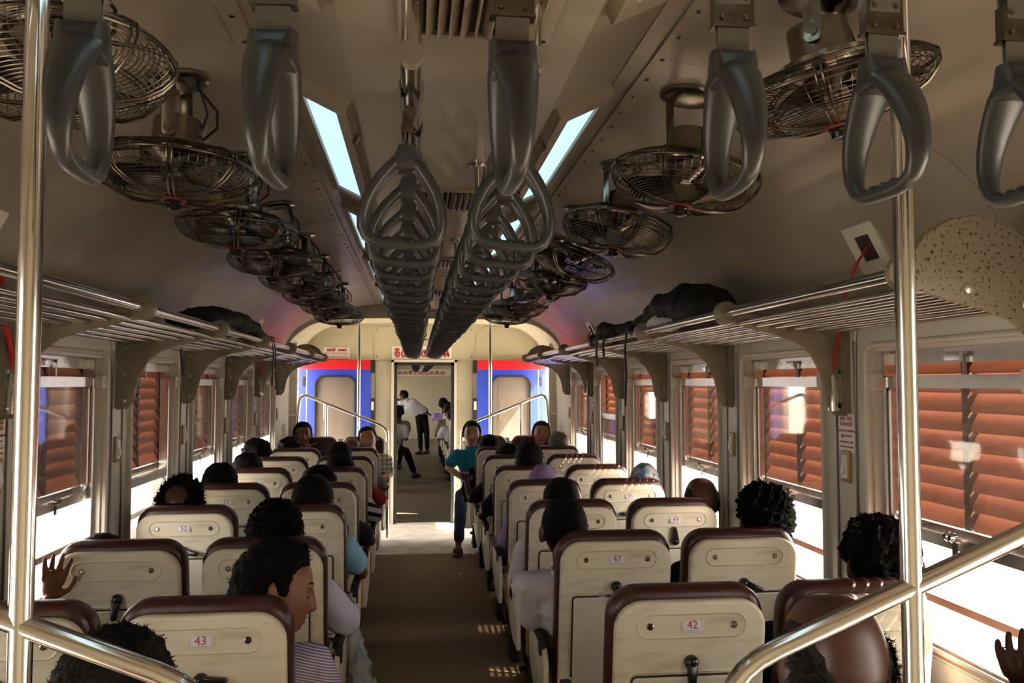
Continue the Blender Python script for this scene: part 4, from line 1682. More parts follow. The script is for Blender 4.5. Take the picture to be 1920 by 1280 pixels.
def hand_geo(wrist, fwd, palm_n, side, curl=0.5, sc=1.0):
    """hand of palm, four unequal fingers and a thumb; returns remeshed MB"""
    w = Vector(wrist)
    f = Vector(fwd).normalized()
    n = Vector(palm_n)
    n = (n - f * n.dot(f)).normalized()
    r = f.cross(n) * side
    m = MB()
    pc = w + f * 0.048 * sc
    m.limb([w, w + f * 0.03 * sc, w + f * 0.075 * sc], [(0.021 * sc, 0.015 * sc), (0.033 * sc, 0.014 * sc), (0.036 * sc, 0.012 * sc)], 10, up=r)
    for k, (o, L) in enumerate(((-0.031, 0.074), (-0.010, 0.083), (0.011, 0.077), (0.031, 0.060))):
        b = w + f * 0.078 * sc + r * o * sc * -1
        g = (f - r * o * 6.0).normalized()
        a1 = curl * 0.7
        a2 = curl * 1.5
        a3 = curl * 2.1
        p1 = b + (g * math.cos(a1) + n * math.sin(a1)) * L * 0.45 * sc
        p2 = p1 + (g * math.cos(a2) + n * math.sin(a2)) * L * 0.32 * sc
        p3 = p2 + (g * math.cos(a3) + n * math.sin(a3)) * L * 0.23 * sc
        m.limb([b - f * 0.012 * sc, b, p1, p2, p3], [0.0100 * sc, 0.0104 * sc, 0.0096 * sc, 0.0088 * sc, 0.0074 * sc], 8, up=r)
    tb = w + f * 0.022 * sc + r * 0.026 * sc * -1 * -1
    t1 = tb + (f * 0.6 + r * 0.8).normalized() * 0.032 * sc + n * 0.008
    t2 = t1 + (f * 0.85 + r * 0.4 + n * curl * 0.5).normalized() * 0.028 * sc
    t3 = t2 + (f * 0.9 + r * 0.1 + n * curl).normalized() * 0.022 * sc
    m.limb([tb, t1, t2, t3], [0.013 * sc, 0.011 * sc, 0.0095 * sc, 0.0078 * sc], 8, up=n)
    return remesh(m, 0.0046, 2)


def person(x, y, face, hx, top, label, hair='full', hcol='k', skin='a', shirt=C_WHITE, pants=C_BLK, yaw=0, pitch=0, roll=0, armL='lap', armR='lap',
           res=1, hy=0.20, thick=0.018, strands=0, slen=0.014, bump=0.35, bscale=55, eyes=None, legs=None, hs=1.06, stand=False, shoe='shoe',
           sleeve=0.62, hipx=0.0, group=None, wide=1.0, moustache=False, hands=None):
    """armL is the arm on local -x.  hx, top: head centre x offset (local) and crown height."""
    PCOUNT[0] += 1
    sd = PCOUNT[0]
    sk = SKIN[skin]
    Hc = Vector((hx, hy, top - (0.118 + (0.012 if hair not in ('bald', 'shaved') else 0.0)) * hs))
    MH = Matrix.Translation(Hc) @ Euler((pitch, roll, yaw), 'ZXY').to_matrix().to_4x4() @ Matrix.Scale(hs, 4)
    hip = Vector((hipx, 0.32, 0.545))
    if stand:
        hip = Vector(stand)
    nb = MH @ Vector((0, -0.035, -0.115))
    nk = nb + (hip - nb).normalized() * 0.055 + Vector((0, -0.01, 0))
    if not stand:
        lim = 1.15
        gx = x + nk.x * (1 if face > 0 else -1)
        gx = max(-lim, min(lim, gx))
        nk.x = (gx - x) * (1 if face > 0 else -1)
    up_ = (hip - nk)
    at = lambda t: nk + up_ * t
    bow = Vector((0, -0.02, 0))
    wd = wide
    vox = (0.020, 0.016, 0.012)[res]
    sx = Vector((1, 0, 0))
    shl = nk + up_ * 0.12 - sx * 0.175 * wd
    shr = nk + up_ * 0.12 + sx * 0.175 * wd

    def torso(m, g):
        m.limb([hip, at(0.72), at(0.45) + bow * .5, at(0.20) + bow, at(0.06)], [(0.165 * wd + g, 0.125 + g), (0.155 * wd + g, 0.118 + g), (0.163 * wd + g, 0.118 + g), (0.168 * wd + g, 0.098 + g), (0.085 + g, 0.070 + g)], 16)
        m.limb([shl, shr], [0.058 + g, 0.058 + g], 12, up=(0, 0, 1))

    def armpts(side, spec):
        sh_ = shl if side < 0 else shr
        if spec == 'lap':
            e = sh_ + Vector((side * 0.06, 0.08, -0.25))
            w = Vector((hipx + side * 0.07, 0.52, 0.66))
        elif spec == 'rest':
            e = Vector((hipx + side * 0.285, 0.26, 0.735))
            w = Vector((hipx + side * 0.255, 0.49, 0.74))
        else:
            e, w = Vector(spec[0]), Vector(spec[1])
        if not stand:
            q = 1 if face > 0 else -1
            e.x = (max(-1.38, min(1.38, x + q * e.x)) - x) * q
        return sh_, e, w
    arms = {-1: armpts(-1, armL), 1: armpts(1, armR)}
    if legs is None:
        legs = {}
    legpts = {}
    for s in (-1, 1):
        legpts[s] = [Vector(q) for q in legs.get(s, ((hipx + s * 0.09, 0.34, 0.545), (hipx + s * 0.105, 0.70, 0.545), (hipx + s * 0.105, 0.70, 0.10), (hipx + s * 0.115, 0.82, 0.045)))]
    # --- body (skin): one surface
    b = MB()
    torso(b, -0.014)
    b.limb([nk + up_ * 0.05, nb, MH @ Vector((0, -0.022, -0.07))], [0.066, 0.054, 0.056], 12)
    for s in (-1, 1):
        a0, e, w = arms[s]
        b.limb([a0, (a0 + e) / 2, e, e.lerp(w, 0.3), w], [0.044, 0.042, 0.036, 0.037, 0.024], 12)
        h, k, a, t = legpts[s]
        b.limb([h, k, k.lerp(a, 0.35), a], [0.068, 0.050, 0.047, 0.034], 12)
        b.limb([a + Vector((0, 0, -0.03)), a.lerp(t, 0.6) + Vector((0, 0, -0.015)), t], [0.036, (0.042, 0.028), (0.038, 0.02)], 10)
    body = remesh(b, max(vox, 0.014), 3)
    for s in (-1, 1):
        a0, e, w = arms[s]
        f = (w - e)
        nrm = Vector((0, 0, -1)) if abs(f.normalized().z) < 0.8 else Vector((0, 1, 0))
        cu_ = 0.45
        if hands and s in hands:
            f, nrm, cu_ = Vector(hands[s][0]), Vector(hands[s][1]), hands[s][2]
        hg_ = hand_geo(w - f.normalized() * 0.01, f, nrm, s, cu_)
        body.add(hg_.v, hg_.f)
    nu, nv = ((32, 24), (48, 40), (96, 84))[res]
    D, P, F, lips = head_geo(nu, nv)
    o0 = len(body.f)
    body.add([MH @ p for p in P], F)
    body.m[o0:] = lips
    for s in (-1, 1):
        ear = MB()
        ear.ell((s * 0.087, -0.014, -0.008), (0.008, 0.019, 0.034), 12, 8, rot=(0.15, 0, s * -0.55))
        ear.ell((s * 0.079, -0.004, -0.018), (0.014, 0.013, 0.022), 8, 6)
        body.add([MH @ Vector(v) for v in ear.v], ear.f)
    o = body.build('person', [sk, LIP], None, 70)
    o.location = (x, y, 0)
    o.rotation_euler = (0, 0, 0 if face > 0 else PI)
    tag(o, label, 'person', group)
    # --- shirt
    c = MB()
    torso(c, 0.006)
    for s in (-1, 1):
        a0, e, w = arms[s]
        if sleeve <= 1:
            q = a0.lerp(e, sleeve)
            c.limb([a0, q], [0.062, 0.066], 12)
        else:
            c.limb([a0, e, e.lerp(w, sleeve - 1)], [0.060, 0.052, 0.042], 12)
    cm = remesh(c, vox, 3, 0.0075, 16, sd)
    cm.build('shirt', shirt, o, 70)
    if res and hair not in ('scarf', 'cap'):
        k = MB()
        ax = (nb - nk).normalized()
        base = nk + ax * 0.018
        u = Vector((1, 0, 0)) - ax * ax.x
        u.normalize()
        v = ax.cross(u)
        vs, fs = [], []
        N = 24
        for (h, r) in ((-0.02, 0.080), (0.012, 0.066), (0.034, 0.060), (0.036, 0.063), (0.010, 0.074), (-0.02, 0.090)):
            for q in range(N):
                an = 2 * PI * q / N
                dip = -0.022 * max(0, math.sin(an)) ** 2 if v.y > 0 else -0.022 * max(0, -math.sin(an)) ** 2
                vs.append(base + u * math.cos(an) * r + v * math.sin(an) * r + ax * (h + dip))
        for i in range(5):
            for q in range(N):
                q2 = (q + 1) % N
                fs.append((i * N + q, i * N + q2, (i + 1) * N + q2, (i + 1) * N + q))
        k.add(vs, fs)
        k.build('collar', shirt, o, 60)
    # --- trousers
    c = MB()
    c.limb([hip + Vector((0, 0.02, 0.03)), hip + Vector((0, 0, -0.03))], [(0.165, 0.135), (0.165, 0.135)], 14)
    for s in (-1, 1):
        h, k, a, t = legpts[s]
        c.limb([h, k, k.lerp(a, 0.45), a + (k - a) * 0.12], [0.090, 0.070, 0.062, 0.055], 12)
    remesh(c, max(vox, 0.016), 3, 0.006, 13, sd).build('trousers', pants, o, 70)
    for s in (-1, 1):
        h, k, a, t = legpts[s]
        c = MB()
        if shoe == 'shoe':
            d = (t - a)
            d.z = 0
            d.normalize()
            g0 = Vector((a.x, a.y, 0.035)) - d * 0.045
            c.limb([g0, g0 + d * 0.10, g0 + d * 0.21], [(0.040, 0.034), (0.047, 0.036), (0.040, 0.026)], 12)
            c.limb([a, Vector((a.x, a.y, 0.05))], [0.044, 0.044], 10)
            remesh(c, 0.012, 2).build('shoe', C_LEATH, o, 70)
        else:
            d = (t - a)
            d.z = 0
            d.normalize()
            g0 = Vector((a.x, a.y, 0.010)) - d * 0.05
            c.limb([g0, g0 + d * 0.12, g0 + d * 0.22], [(0.038, 0.010), (0.048, 0.010), (0.040, 0.010)], 12)
            pr_ = d.cross(Vector((0, 0, 1)))
            for f_ in (0.10, 0.16):
                q = g0 + d * f_
                c.path([q - pr_ * 0.046, q - pr_ * 0.04 + Vector((0, 0, .05)), q + Vector((0, 0, .065)), q + pr_ * 0.04 + Vector((0, 0, .05)), q + pr_ * 0.046], [(0.012, 0.004)] * 5, 6)
            c.build('sandal', C_SAND, o, 60)
    # --- hair, scarf or cap
    hm = HAIRM[hcol]
    if hair in ('scarf', 'cap'):
        c = MB()
        for d in dirs(28, 20):
            pass
        c.ell((0, -0.004, 0.012), (0.090, 0.112, 0.124), 24, 16)
        if hair == 'scarf':
            c.limb([(0, -0.035, -0.04), (0, -0.05, -0.13), (0, -0.05, -0.24)], [(0.080, 0.075), (0.10, 0.075), (0.17, 0.095)], 16)
        c.v = [tuple(MH @ Vector(p)) for p in c.v]
        remesh(c, 0.010, 3, 0.006, 20, sd).build('headscarf' if hair == 'scarf' else 'head_wrap', C_LILAC if hair == 'scarf' else C_CAP, o, 70)
    else:
        st = hair if hair in ('bald', 'crown', 'shaved') else 'full'
        hmsh = hair_build(st, thick, bump, bscale, strands, slen, sd, MH, ((32, 24), (56, 44), (96, 84))[res])
        if hair == 'long':
            c = MB()
            c.limb([(0, -0.045, 0.03), (0, -0.075, -0.06), (0, -0.080, -0.17), (0, -0.075, -0.30)], [(0.088, 0.070), (0.090, 0.050), (0.085, 0.038), (0.060, 0.025)], 16)
            c.v = [tuple(MH @ Vector(p)) for p in c.v]
            rm = remesh(c, 0.010, 2, 0.004, 30, sd)
            hmsh.add(rm.v, rm.f)
        hmsh.build('hair', hm, o, 80)
    # --- eyes and brows where the face shows
    if eyes:
        for s in (-1, 1):
            ey = head_surf(Vector((s * 0.032 / 0.0765, 0.88, 0.0)).normalized()).y
            if eyes == 'open':
                c = MB().ell((s * 0.0315, ey - 0.0062, -0.0005), (0.0125, 0.0095, 0.0062), 14, 9)
                c.v = [tuple(MH @ Vector(p)) for p in c.v]
                e_ = c.build('eye', EYEW, o, 80)
                c = MB().ell((s * 0.0315, ey + 0.0012, 0.0000), (0.0052, 0.0036, 0.0056), 10, 7)
                c.v = [tuple(MH @ Vector(p)) for p in c.v]
                c.build('iris', EYEK, e_, 80)
            c = MB()
            zz = 0.006 if eyes == 'open' else -0.0045
            pts = []
            for q in range(7):
                xx = s * (0.0315 + (q - 3) * 0.0046)
                z_ = zz + (-1 if eyes == 'open' else 1) * 0.00035 * (q - 3) ** 2 * (1 if eyes == 'open' else 1)
                dd = Vector((xx / 0.0765, 0.9, z_ / 0.118)).normalized()
                pp = head_surf(dd)
                pts.append(MH @ (pp + Vector((0, 0.0008, 0))))
            c.path(pts, [0.0006, 0.0013, 0.0016, 0.0017, 0.0016, 0.0013, 0.0006], 5)
            c.build('eyelash', EYEK, o, 80)
            c = MB()
            pts = []
            for q in range(7):
                xx = s * (0.013 + q * 0.0062)
                z_ = 0.021 + 0.004 * math.sin(q / 6 * PI * 0.75)
                dd = Vector((xx / 0.0765, 0.9, z_ / 0.118)).normalized()
                pts.append(MH @ (head_surf(dd) + Vector((0, 0.001, 0))))
            c.path(pts, [(0.0022, 0.0018), (0.0036, 0.002), (0.0040, 0.002), (0.0038, 0.002), (0.0032, 0.002), (0.0024, 0.002), (0.001, 0.001)], 6)
            c.build('eyebrow', hm, o, 80)
        if moustache:
            c = MB()
            pts = []
            for q in range(9):
                xx = (q - 4) * 0.0062
                dd = Vector((xx / 0.0765, 0.9, (-0.0525 - 0.0004 * (q - 4) ** 2 * 0.6) / 0.118)).normalized()
                pts.append(MH @ (head_surf(dd) + Vector((0, 0.0008, 0))))
            c.path(pts, [(0.001, .001)] + [(0.0032, 0.002)] * 7 + [(0.001, .001)], 6)
            c.build('moustache', hm, o, 80)
    return o


def at_seat(num, hX, top, label, **kw):
    pos, r = NUM[num]
    return person(SEATX[pos], ROWS[r], 1, hX - SEATX[pos], top, label, **kw)


# ---- nearest places, behind the partition
at_seat(38, -0.635, 1.238, 'dark-haired passenger at the bottom left corner behind the sloping rail', shirt=C_BLK, res=2, strands=1500, slen=0.012, hy=0.19, thick=0.020, skin='d', hs=1.05)
at_seat(39, 0.705, 1.275, 'balding older man beneath the right sloping rail, grey-black side hair', hair='bald', hcol='s', skin='e', shirt=C_BLK, res=2, strands=2600,
        slen=0.020, thick=0.014, hy=0.16, hs=1.16, roll=R(4), pitch=R(-12))
at_seat(40, 1.335, 1.16, 'passenger at the right edge with raised brown hand', hair='full', shirt=C_NAVY, res=1, armL=((0.02, 0.42, 0.80), (0.09, 0.33, 0.99)), hands={-1: ((-0.35, 0, 1), (0.7, 0.6, 0.2), 0.5)}, hipx=0.03, hy=0.26)
# ---- row 1
at_seat(43, -0.488, 1.226, 'dozing man in profile with fine striped shirt leaning out of seat 43', skin='c', shirt=C_STRIPE, res=2, yaw=R(-84), pitch=R(-12), roll=R(8),
        thick=0.024, strands=1800, slen=0.014, eyes='closed', armR='rest', hs=1.05)
P44 = at_seat(44, -1.37, 1.14, 'passenger by the left window whose ringed hand grips the seat ahead', shirt=C_NAVY, res=1, hipx=-0.06,
        armL=((-0.25, 0.52, 0.76), (-0.212, 0.842, 0.94)), hands={-1: ((0.20, -0.13, 1), (0, 1, 0), 0.07)}, skin='c', hy=0.25)
at_seat(41, 1.321, 1.260, 'passenger with thick black hair in seat 41 behind the right pole', hair='full', shirt=C_NAVY, res=2, strands=1800, slen=0.016, thick=0.026, bump=0.6, skin='d')
# ---- row 2
at_seat(45, -1.275, 1.118, 'passenger low in the left window seat, only black hair top showing', hair='full', shirt=C_GREY, thick=0.012, res=1)
at_seat(46, -0.635, 1.224, 'man with curly black hair and lavender-white short sleeve in seat 46', shirt=C_LAV, res=2, strands=1500, slen=0.016, thick=0.022, bump=0.7, bscale=80,
        armR='rest', sleeve=0.85, wide=1.06)
at_seat(47, 0.493, 1.230, 'man with cropped hair and white shirt leaning into the aisle from seat 47', hair='full', skin='d', shirt=C_WHITE, res=2, strands=1600, slen=0.006, thick=0.008,
        bump=0.2, armL='rest', sleeve=0.85, wide=1.06)
at_seat(48, 1.325, 1.258, 'passenger with curly black hair in the right window seat, row two', shirt=C_BLK, res=2, strands=1800, slen=0.017, thick=0.026, bump=0.8, bscale=85, skin='d')
# ---- row 3
at_seat(52, -1.218, 1.222, 'man with bald crown and wispy curly hair in seat 52', hair='crown', skin='e', shirt=C_GREY, res=2, strands=1300, slen=0.040, thick=0.024, bump=0.8, bscale=80)
at_seat(51, -0.597, 1.235, 'woman with long black hair and sky blue sleeve in seat 51', hair='long', skin='b', shirt=C_SKY, res=1, thick=0.018, bump=0.1, armR='rest', sleeve=0.55)
at_seat(50, 0.631, 1.212, 'man with neat black hair and visible ear in seat 50', skin='d', shirt=C_WHITE, res=1, strands=700, slen=0.007, thick=0.010, bump=0.15)
at_seat(49, 1.361, 1.200, 'bald man in seat 49 beside the right window', hair='bald', hcol='s', skin='a', shirt=C_GREY, res=1, strands=400, slen=0.008, thick=0.008)
# ---- row 4
at_seat(53, -1.230, 1.216, 'black-haired passenger in seat 53 by the left window', shirt=C_BLK, res=1, strands=500, slen=0.010, skin='d')
at_seat(54, -0.660, 1.192, 'black-haired passenger in black top in seat 54', shirt=C_BLK, res=1, thick=0.022, armR='rest', strands=400)
at_seat(55, 0.670, 1.186, 'woman wearing a smooth lilac headscarf in seat 55', hair='scarf', shirt=C_LILAC, res=1)
at_seat(56, 1.300, 1.188, 'passenger with blue printed head wrap in seat 56', hair='cap', shirt=C_WHITE, res=1)
# ---- row 5
at_seat(60, -1.243, 1.197, 'dark-haired passenger in seat 60 by the left window', shirt=C_BLK, res=0, thick=0.024, skin='d')
at_seat(59, -0.618, 1.190, 'black-haired man with bold striped sleeve in seat 59', shirt=C_BWS, res=0, thick=0.022, armR='rest', sleeve=0.7)
at_seat(58, 0.702, 1.272, 'tall black-haired man above the aisle seats in row five right', shirt=C_BLK, res=0, thick=0.016, skin='d', armL='rest')
# ---- row 6
at_seat(61, -1.340, 1.236, 'curly-haired passenger in seat 61 leaning on the left wall', shirt=C_BLK, res=0, thick=0.028, bump=0.6, skin='d')
at_seat(62, -0.703, 1.212, 'black-haired passenger in red top in seat 62', shirt=C_RED, res=0, thick=0.020, armR='rest', skin='b', sleeve=0.8)
at_seat(63, 0.640, 1.187, 'black-haired passenger half hidden in row six right aisle with orange cuff', shirt=C_BLK, res=0, thick=0.022, skin='d',
        armL=((-0.30, 0.34, 0.72), (-0.33, 0.50, 0.86)))
# ---- row 7
at_seat(68, -1.219, 1.190, 'curly black-haired passenger in the last left window seat', shirt=C_BLK, res=0, thick=0.026, bump=0.7, skin='d')
at_seat(67, -0.667, 1.192, 'bald-headed man in the last left aisle seat', hair='bald', skin='b', shirt=C_KHAKI, res=0, thick=0.006, armR='rest')
at_seat(66, 0.567, 1.213, 'black-haired passenger in the last right aisle seat, row seven', shirt=C_BLK, res=0, thick=0.018, skin='d')
at_seat(65, 1.213, 1.233, 'grey-haired passenger in the last right window seat', hcol='g', shirt=C_GREY, res=0, thick=0.018, bump=0.4, skin='c')
# ---- four men facing the camera
FY = 9.27
person(SEATX['Ra'], FY, -1, SEATX['Ra'] - 0.489, 1.288, 'man in teal striped polo shirt and jeans facing the camera by the aisle', skin='c', shirt=C_TEAL, pants=C_DENIM, res=2, eyes='open',
       hy=0.24, thick=0.016, yaw=R(-4), hipx=0.10, armR=((0.42, 0.27, 0.80), (0.20, 0.50, 0.66)), shoe='sandal', moustache=True,
       legs={1: ((0.20, 0.34, 0.545), (0.30, 0.70, 0.56), (0.33, 0.78, 0.10), (0.35, 0.90, 0.04)), -1: ((0.02, 0.34, 0.545), (-0.02, 0.72, 0.55), (-0.02, 0.72, 0.10), (-0.02, 0.84, 0.04))})
person(SEATX['Rw'], FY, -1, SEATX['Rw'] - 1.226, 1.286, 'round-faced man with closed eyes facing the camera by the right window', skin='c', shirt=C_KHAKI, res=2, eyes='closed',
       hy=0.24, thick=0.012, roll=R(-6), pitch=R(4))
person(SEATX['La'], FY, -1, SEATX['La'] + 0.591, 1.240, 'man in plaid shirt dozing with tilted head facing the camera', skin='c', shirt=C_PLAID, pants=C_GREY, res=2, eyes='closed',
       hy=0.26, thick=0.012, roll=R(16), pitch=R(6), armL='rest', sleeve=1.1)
person(SEATX['Lw'], FY, -1, SEATX['Lw'] + 1.259, 1.288, 'man in dark shirt facing the camera by the left window', skin='b', shirt=C_NAVY, res=2, eyes='open', hy=0.24, thick=0.014,
       yaw=R(14), moustache=True)

# ================================================================== HAND WITH RING ON THE SEAT AHEAD
# (the ring is worn by the passenger by the left window)

# ================================================================== LUGGAGE
def soft(mb, vox, amp, sc, name, m, parent):
    return remesh(mb, vox, 3, amp, sc, random.random() * 9).build(name, m, parent, 70)


t = thing('shoulder_bag', 'black soft bag lying on the right rack with white cloth beneath', 'bag', (1.17, 3.85, 1.92))
c = MB()
c.limb([(-0.02, -0.30, 0.09), (0.0, -0.10, 0.12), (0.0, 0.15, 0.11), (0.0, 0.40, 0.085), (-0.02, 0.62, 0.055)], [(0.13, 0.075), (0.15, 0.10), (0.15, 0.095), (0.14, 0.07), (0.12, 0.045)], 14)
soft(c, 0.014, 0.022, 11, 'body', M_BLKCLOTH, t)
t2 = thing('white_cloth', 'crumpled white cloth tucked under the black bag on the right rack', 'cloth', (1.07, 3.95, 1.915))
c = MB().limb([(0, -0.12, 0.035), (0, 0.05, 0.055), (0, 0.22, 0.03)], [(0.05, 0.03), (0.06, 0.045), (0.045, 0.025)], 12)
soft(c, 0.010, 0.010, 25, 'body', M_PAPER, t2)

t = thing('backpack', 'flat black backpack on the right rack with long straps hanging down', 'bag', (1.15, 4.75, 1.91))
c = MB().limb([(-0.02, -0.40, 0.05), (0, 0.0, 0.07), (0, 0.42, 0.055)], [(0.13, 0.04), (0.15, 0.05), (0.13, 0.04)], 14)
c.limb([(-0.13, -0.05, 0.06), (-0.16, 0.15, 0.09), (-0.14, 0.35, 0.05)], [0.03, 0.04, 0.03], 10)
soft(c, 0.012, 0.014, 14, 'body', M_BLKCLOTH, t)


def strap(pts, w, parent, name='strap', m=M_BLKCLOTH):
    return MB().path(pts, [(w, 0.004)] * len(pts), 8, up=(0, 1, 0)).build(name, m, parent)


strap([(-0.10, -0.46, 0.06), (-0.175, -0.47, 0.04), (-0.185, -0.47, -0.05), (-0.18, -0.47, -0.20), (-0.185, -0.465, -0.35)], 0.018, t)
strap([(-0.12, 0.18, 0.08), (-0.19, 0.17, 0.05), (-0.20, 0.16, -0.06), (-0.195, 0.16, -0.13)], 0.030, t)
strap([(-0.12, 0.0, 0.08), (-0.19, -0.02, 0.05), (-0.20, -0.02, -0.02), (-0.195, -0.02, -0.08)], 0.030, t)
strap([(-0.10, 0.45, 0.04), (-0.19, 0.36, 0.06), (-0.205, 0.28, 0.0), (-0.19, 0.22, -0.01)], 0.016, t)

t = thing('shoulder_bag', 'black bag on the left rack with a pair of straps hanging over the rail', 'bag', (-1.14, 4.65, 1.92))
c = MB().limb([(0.0, -0.55, 0.05), (0.0, -0.25, 0.085), (0.02, 0.05, 0.085), (0.05, 0.35, 0.06), (0.07, 0.62, 0.04)], [(0.12, 0.035), (0.14, 0.06), (0.14, 0.06), (0.12, 0.045), (0.09, 0.035)], 14)
soft(c, 0.013, 0.016, 13, 'body', M_BLKCLOTH, t)
strap([(0.08, 0.62, 0.05), (0.165, 0.66, 0.04), (0.178, 0.67, -0.05), (0.172, 0.67, -0.25)], 0.020, t)
strap([(0.08, 0.70, 0.05), (0.165, 0.74, 0.04), (0.178, 0.75, -0.05), (0.180, 0.76, -0.28)], 0.014, t)
t = thing('white_cloth', 'pale cloth bundle beside the black bag on the left rack', 'cloth', (-1.05, 4.35, 1.915))
c = MB().limb([(0, -0.15, 0.02), (0, 0.1, 0.03), (0, 0.35, 0.02)], [(0.035, 0.015), (0.04, 0.02), (0.03, 0.015)], 10)
soft(c, 0.009, 0.006, 25, 'body', M_PAPER, t)
t = thing('hanging_strap', 'short black strap dangling from the left rack over the third window', 'strap', (-1.30, 4.55, 1.88))
strap([(0, 0, 0.02), (0, 0, -0.05), (0.01, 0, -0.16)], 0.012, t)

# ticket in the tray of seat 47, carrier bag on the armrest, green tag
t = thing('ticket', 'purple printed ticket stuck behind the tray of seat 47', 'ticket', (0.595, 3.2 - 0.034, 0))
MB().slab([(-0.012, 0.895), (0.016, 0.888), (0.020, 0.862), (-0.010, 0.866)], SB - 0.002, SB - 0.001, 0, bfn).build('slip', mat('ticket_print', (0.30, 0.16, 0.50), 0.6, col2=(0.6, 0.5, 0.7), scale=180, lo=.45, hi=.5), t)
t.location = (0.655 - 0.055, 3.2, 0)
m_bag = mat('plastic_film', (0.62, 0.68, 0.72), 0.25, col2=(0.10, 0.42, 0.66), scale=7, lo=0.38, hi=0.5)
nt = m_bag.node_tree
tb_ = nt.nodes.new('ShaderNodeBsdfTransparent')
mx_ = nt.nodes.new('ShaderNodeMixShader')
mx_.inputs[0].default_value = 0.55
nt.links.new(nt.nodes['Principled BSDF'].outputs[0], mx_.inputs[1])
nt.links.new(tb_.outputs[0], mx_.inputs[2])
nt.links.new(mx_.outputs[0], nt.nodes['Material Output'].inputs[0])
t = thing('carrier_bag', 'translucent blue and white carrier bag hanging on the left aisle armrest', 'bag', (-0.36, 3.62, 0))
c = MB()
c.limb([(0.0, 0.02, 0.70), (0.03, 0.0, 0.58), (0.055, -0.02, 0.44), (0.06, -0.03, 0.30)], [(0.014, 0.03), (0.030, 0.08), (0.045, 0.12), (0.04, 0.12)], 14)
remesh(c, 0.010, 2, 0.022, 24, 3).build('body', m_bag, t, 70)
MB().path([(0.0, 0.02, 0.69), (-0.02, 0.02, 0.73), (-0.045, 0.02, 0.71)], [(0.012, 0.003)] * 3, 6).build('handle', m_bag, t)

# ring on the gripping hand
rg = MB()
ring(rg, 0.0108, 0.0, 0.0024, 20, 6)
o = rg.build('ring', M_GOLD, P44)
o.location = (-0.198, 0.829, 1.034)
o.rotation_euler = (0.05, 0.2, 0)

# ================================================================== NEXT CARRIAGE SEEN THROUGH THE DOOR
N0, N1 = 11.15, 26.0
gp = MB().bx(-0.55, 0.55, 10.46, N0, -0.06, 0.004)
struct('floor', 'steel gangway plates between the two carriages', gp, mat('steel_plate', (0.22, 0.20, 0.17), 0.4, 0.8, var=0.4, scale=9))
gw = MB()
for s in (-1, 1):
    gw.bx(s * 0.50, s * 0.56, 10.47, N0 - 0.01, 0.0, 0.80)
    gw.bx(s * 0.50, s * 0.56, 10.47, N0 - 0.01, 1.25, 2.05)
    for i in range(4):
        gw.bx(s * 0.48, s * 0.58, 10.52 + i * 0.15, 10.56 + i * 0.15, 0.0, 2.05)
gw.bx(-0.56, 0.56, 10.47, N0 - 0.01, 2.02, 2.08)
struct('wall_gangway', 'ribbed dark gangway bellows between the carriages', gw, M_RUB)
struct('floor', 'dull grey-brown floor of the next carriage', MB().bx(-WX - WT, WX + WT, N0, N1, -0.1, 0.0), mat('next_floor', (0.17, 0.13, 0.09), 0.6, var=0.3, scale=3))
for s, nm in ((-1, 'left'), (1, 'right')):
    w = MB()
    x0, x1 = s * WX, s * (WX + WT)
    w.bx(x0, x1, N0, N1, 0, 0.90).bx(x0, x1, N0, N1, 1.50 if s < 0 else 0.90, 2.5)
    y = N0
    k = 0
    while y < N1:
        w.bx(x0, x1, y, y + 0.34, 0.90, 1.75)
        y += 1.12
    struct('wall_next_' + nm, 'cream %s wall of the next carriage' % nm, w, M_WALL)
struct('ceiling', 'cream ceiling of the next carriage', MB().bx(-WX - WT, WX + WT, N0, N1, 2.42, 2.5), M_CEIL)
struct('wall_next_far', 'cream bulkhead at the far end of the next carriage', MB().bx(-WX - WT, WX + WT, N1, N1 + 0.08, 0, 2.5), M_END)
e = MB()
e.bx(-WX - WT, -DW, N0 - 0.06, N0, 0, 2.5).bx(DW, WX + WT, N0 - 0.06, N0, 0, 2.5).bx(-DW, DW, N0 - 0.06, N0, 1.96, 2.5)
struct('wall_next_near', 'cream end wall of the next carriage around its doorway', e, M_END)
t = thing('door_sign', 'small white notice with red script at the far end of the next carriage', 'sign', (0.1, N1 - 0.01, 2.0))
MB().bx(-0.9, 0.9, -0.006, 0.006, -0.10, 0.10).build('board', M_SIGN, t)
script(MB(), [2, 1, 0, 3, 1, 4, 2, 0, 1], -0.75, -0.06, 0.10, 0.16, 0.012, -0.008).build('lettering', M_TXT, t)

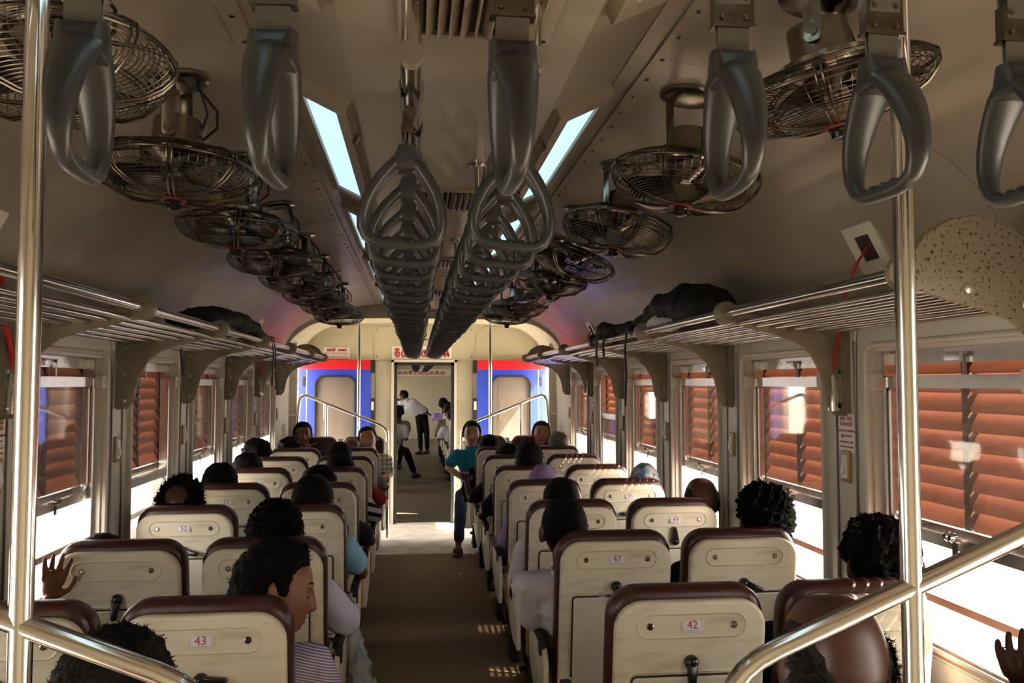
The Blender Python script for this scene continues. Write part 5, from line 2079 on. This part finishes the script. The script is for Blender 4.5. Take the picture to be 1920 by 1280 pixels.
for s, nm in ((-1, 'left'), (1, 'right')):
    t = thing('entry_rail', 'bright chrome bent rail just inside the next carriage on the %s' % nm, 'handrail', (0, 12.1, 0))
    MB().path(fillet([(s * 0.42, 0, 0.0), (s * 0.42, 0, 1.18), (s * 1.3, 0, 1.5), (s * 1.36, 0, 1.0)], 0.1), 0.02, 10).build('rail', M_CHROME, t)
    MB().bx(s * 0.44, s * 1.40, -0.015, 0.015, 0.05, 1.02).build('panel', M_CREAM, t)
    for k in range(7):
        y = 13.2 + 1.05 * k
        seat(s * 0.66, y, 0, '%s aisle seat back on the %s of the next carriage' % (ordn(k + 1), nm), 'seats in the next carriage', None, 0, -s)
for xr, nm in ((-0.112, 'left'), (0.112, 'right')):
    t = thing('grab_rail', '%s ceiling rail with handles in the next carriage' % nm, 'handrail', (xr, 0, 0))
    MB().path([(0, 12.0, RAILZ), (0, 20.5, RAILZ)], 0.02, 10).build('rail', M_STEEL, t)
    for k in range(5):
        MB().path([(0, 12.3 + 2 * k, RAILZ), (0, 12.3 + 2 * k, 2.42)], 0.018, 8).build('stanchion', M_STEEL, t)
    for i in range(24):
        handle((xr, 12.2 + 0.34 * i, HZ), 0, 0, False, '%s grab handle on the %s rail of the next carriage' % (ordn(i + 1), nm), 'handles in the next carriage', 0)

# standing man bent forward over the left seats
person(0.02, 20.3, 1, -0.42, 1.52, 'man in white shirt and dark trousers bending over seats in the next carriage', skin='d', shirt=C_WHITE, pants=C_BLK, res=1, hy=0.10,
       yaw=R(80), pitch=R(-35), stand=(0.02, 0.10, 0.98), armL=((-0.46, 0.12, 1.05), (-0.50, 0.16, 1.22)), armR=((-0.18, 0.0, 1.05), (-0.44, 0.05, 1.18)),
       legs={-1: ((-0.06, 0.10, 0.95), (-0.02, 0.12, 0.52), (0.0, 0.10, 0.10), (-0.10, 0.0, 0.04)), 1: ((0.08, 0.10, 0.95), (0.14, 0.14, 0.52), (0.16, 0.12, 0.10), (0.06, 0.02, 0.04))})
for (x, y, fc, hx, top, lab, sh_, arm) in (
        (-0.54, 14.25, 1, 0.10, 1.30, 'passenger in white shirt with leg stretched out, left side of next carriage', C_WHITE, 'r'),
        (-0.52, 16.35, 1, 0.10, 1.26, 'passenger in khaki shirt on the left of the next carriage', C_KHAKI, 'r'),
        (0.58, 14.25, 1, -0.06, 1.26, 'passenger in white shirt nearest on the right of the next carriage', C_WHITE, 'l'),
        (0.56, 15.30, 1, -0.06, 1.34, 'passenger in beige shirt on the right of the next carriage', C_KHAKI, 'l'),
        (0.54, 17.40, 1, -0.08, 1.38, 'passenger in lilac shirt reaching an arm forward in the next carriage', C_LILAC, 'w')):
    kw = {}
    if arm == 'r':
        kw['armR'] = 'rest'
        if lab.startswith('passenger in white'):
            kw['legs'] = {1: ((0.15, 0.34, 0.545), (0.28, 0.75, 0.50), (0.42, 1.05, 0.10), (0.50, 1.16, 0.05))}
    elif arm == 'l':
        kw['armL'] = 'rest'
    else:
        kw['armL'] = ((-0.30, 0.40, 0.95), (-0.36, 0.62, 1.02))
    person(x, y, fc, hx, top, lab, shirt=sh_, res=0, skin='d', **kw)
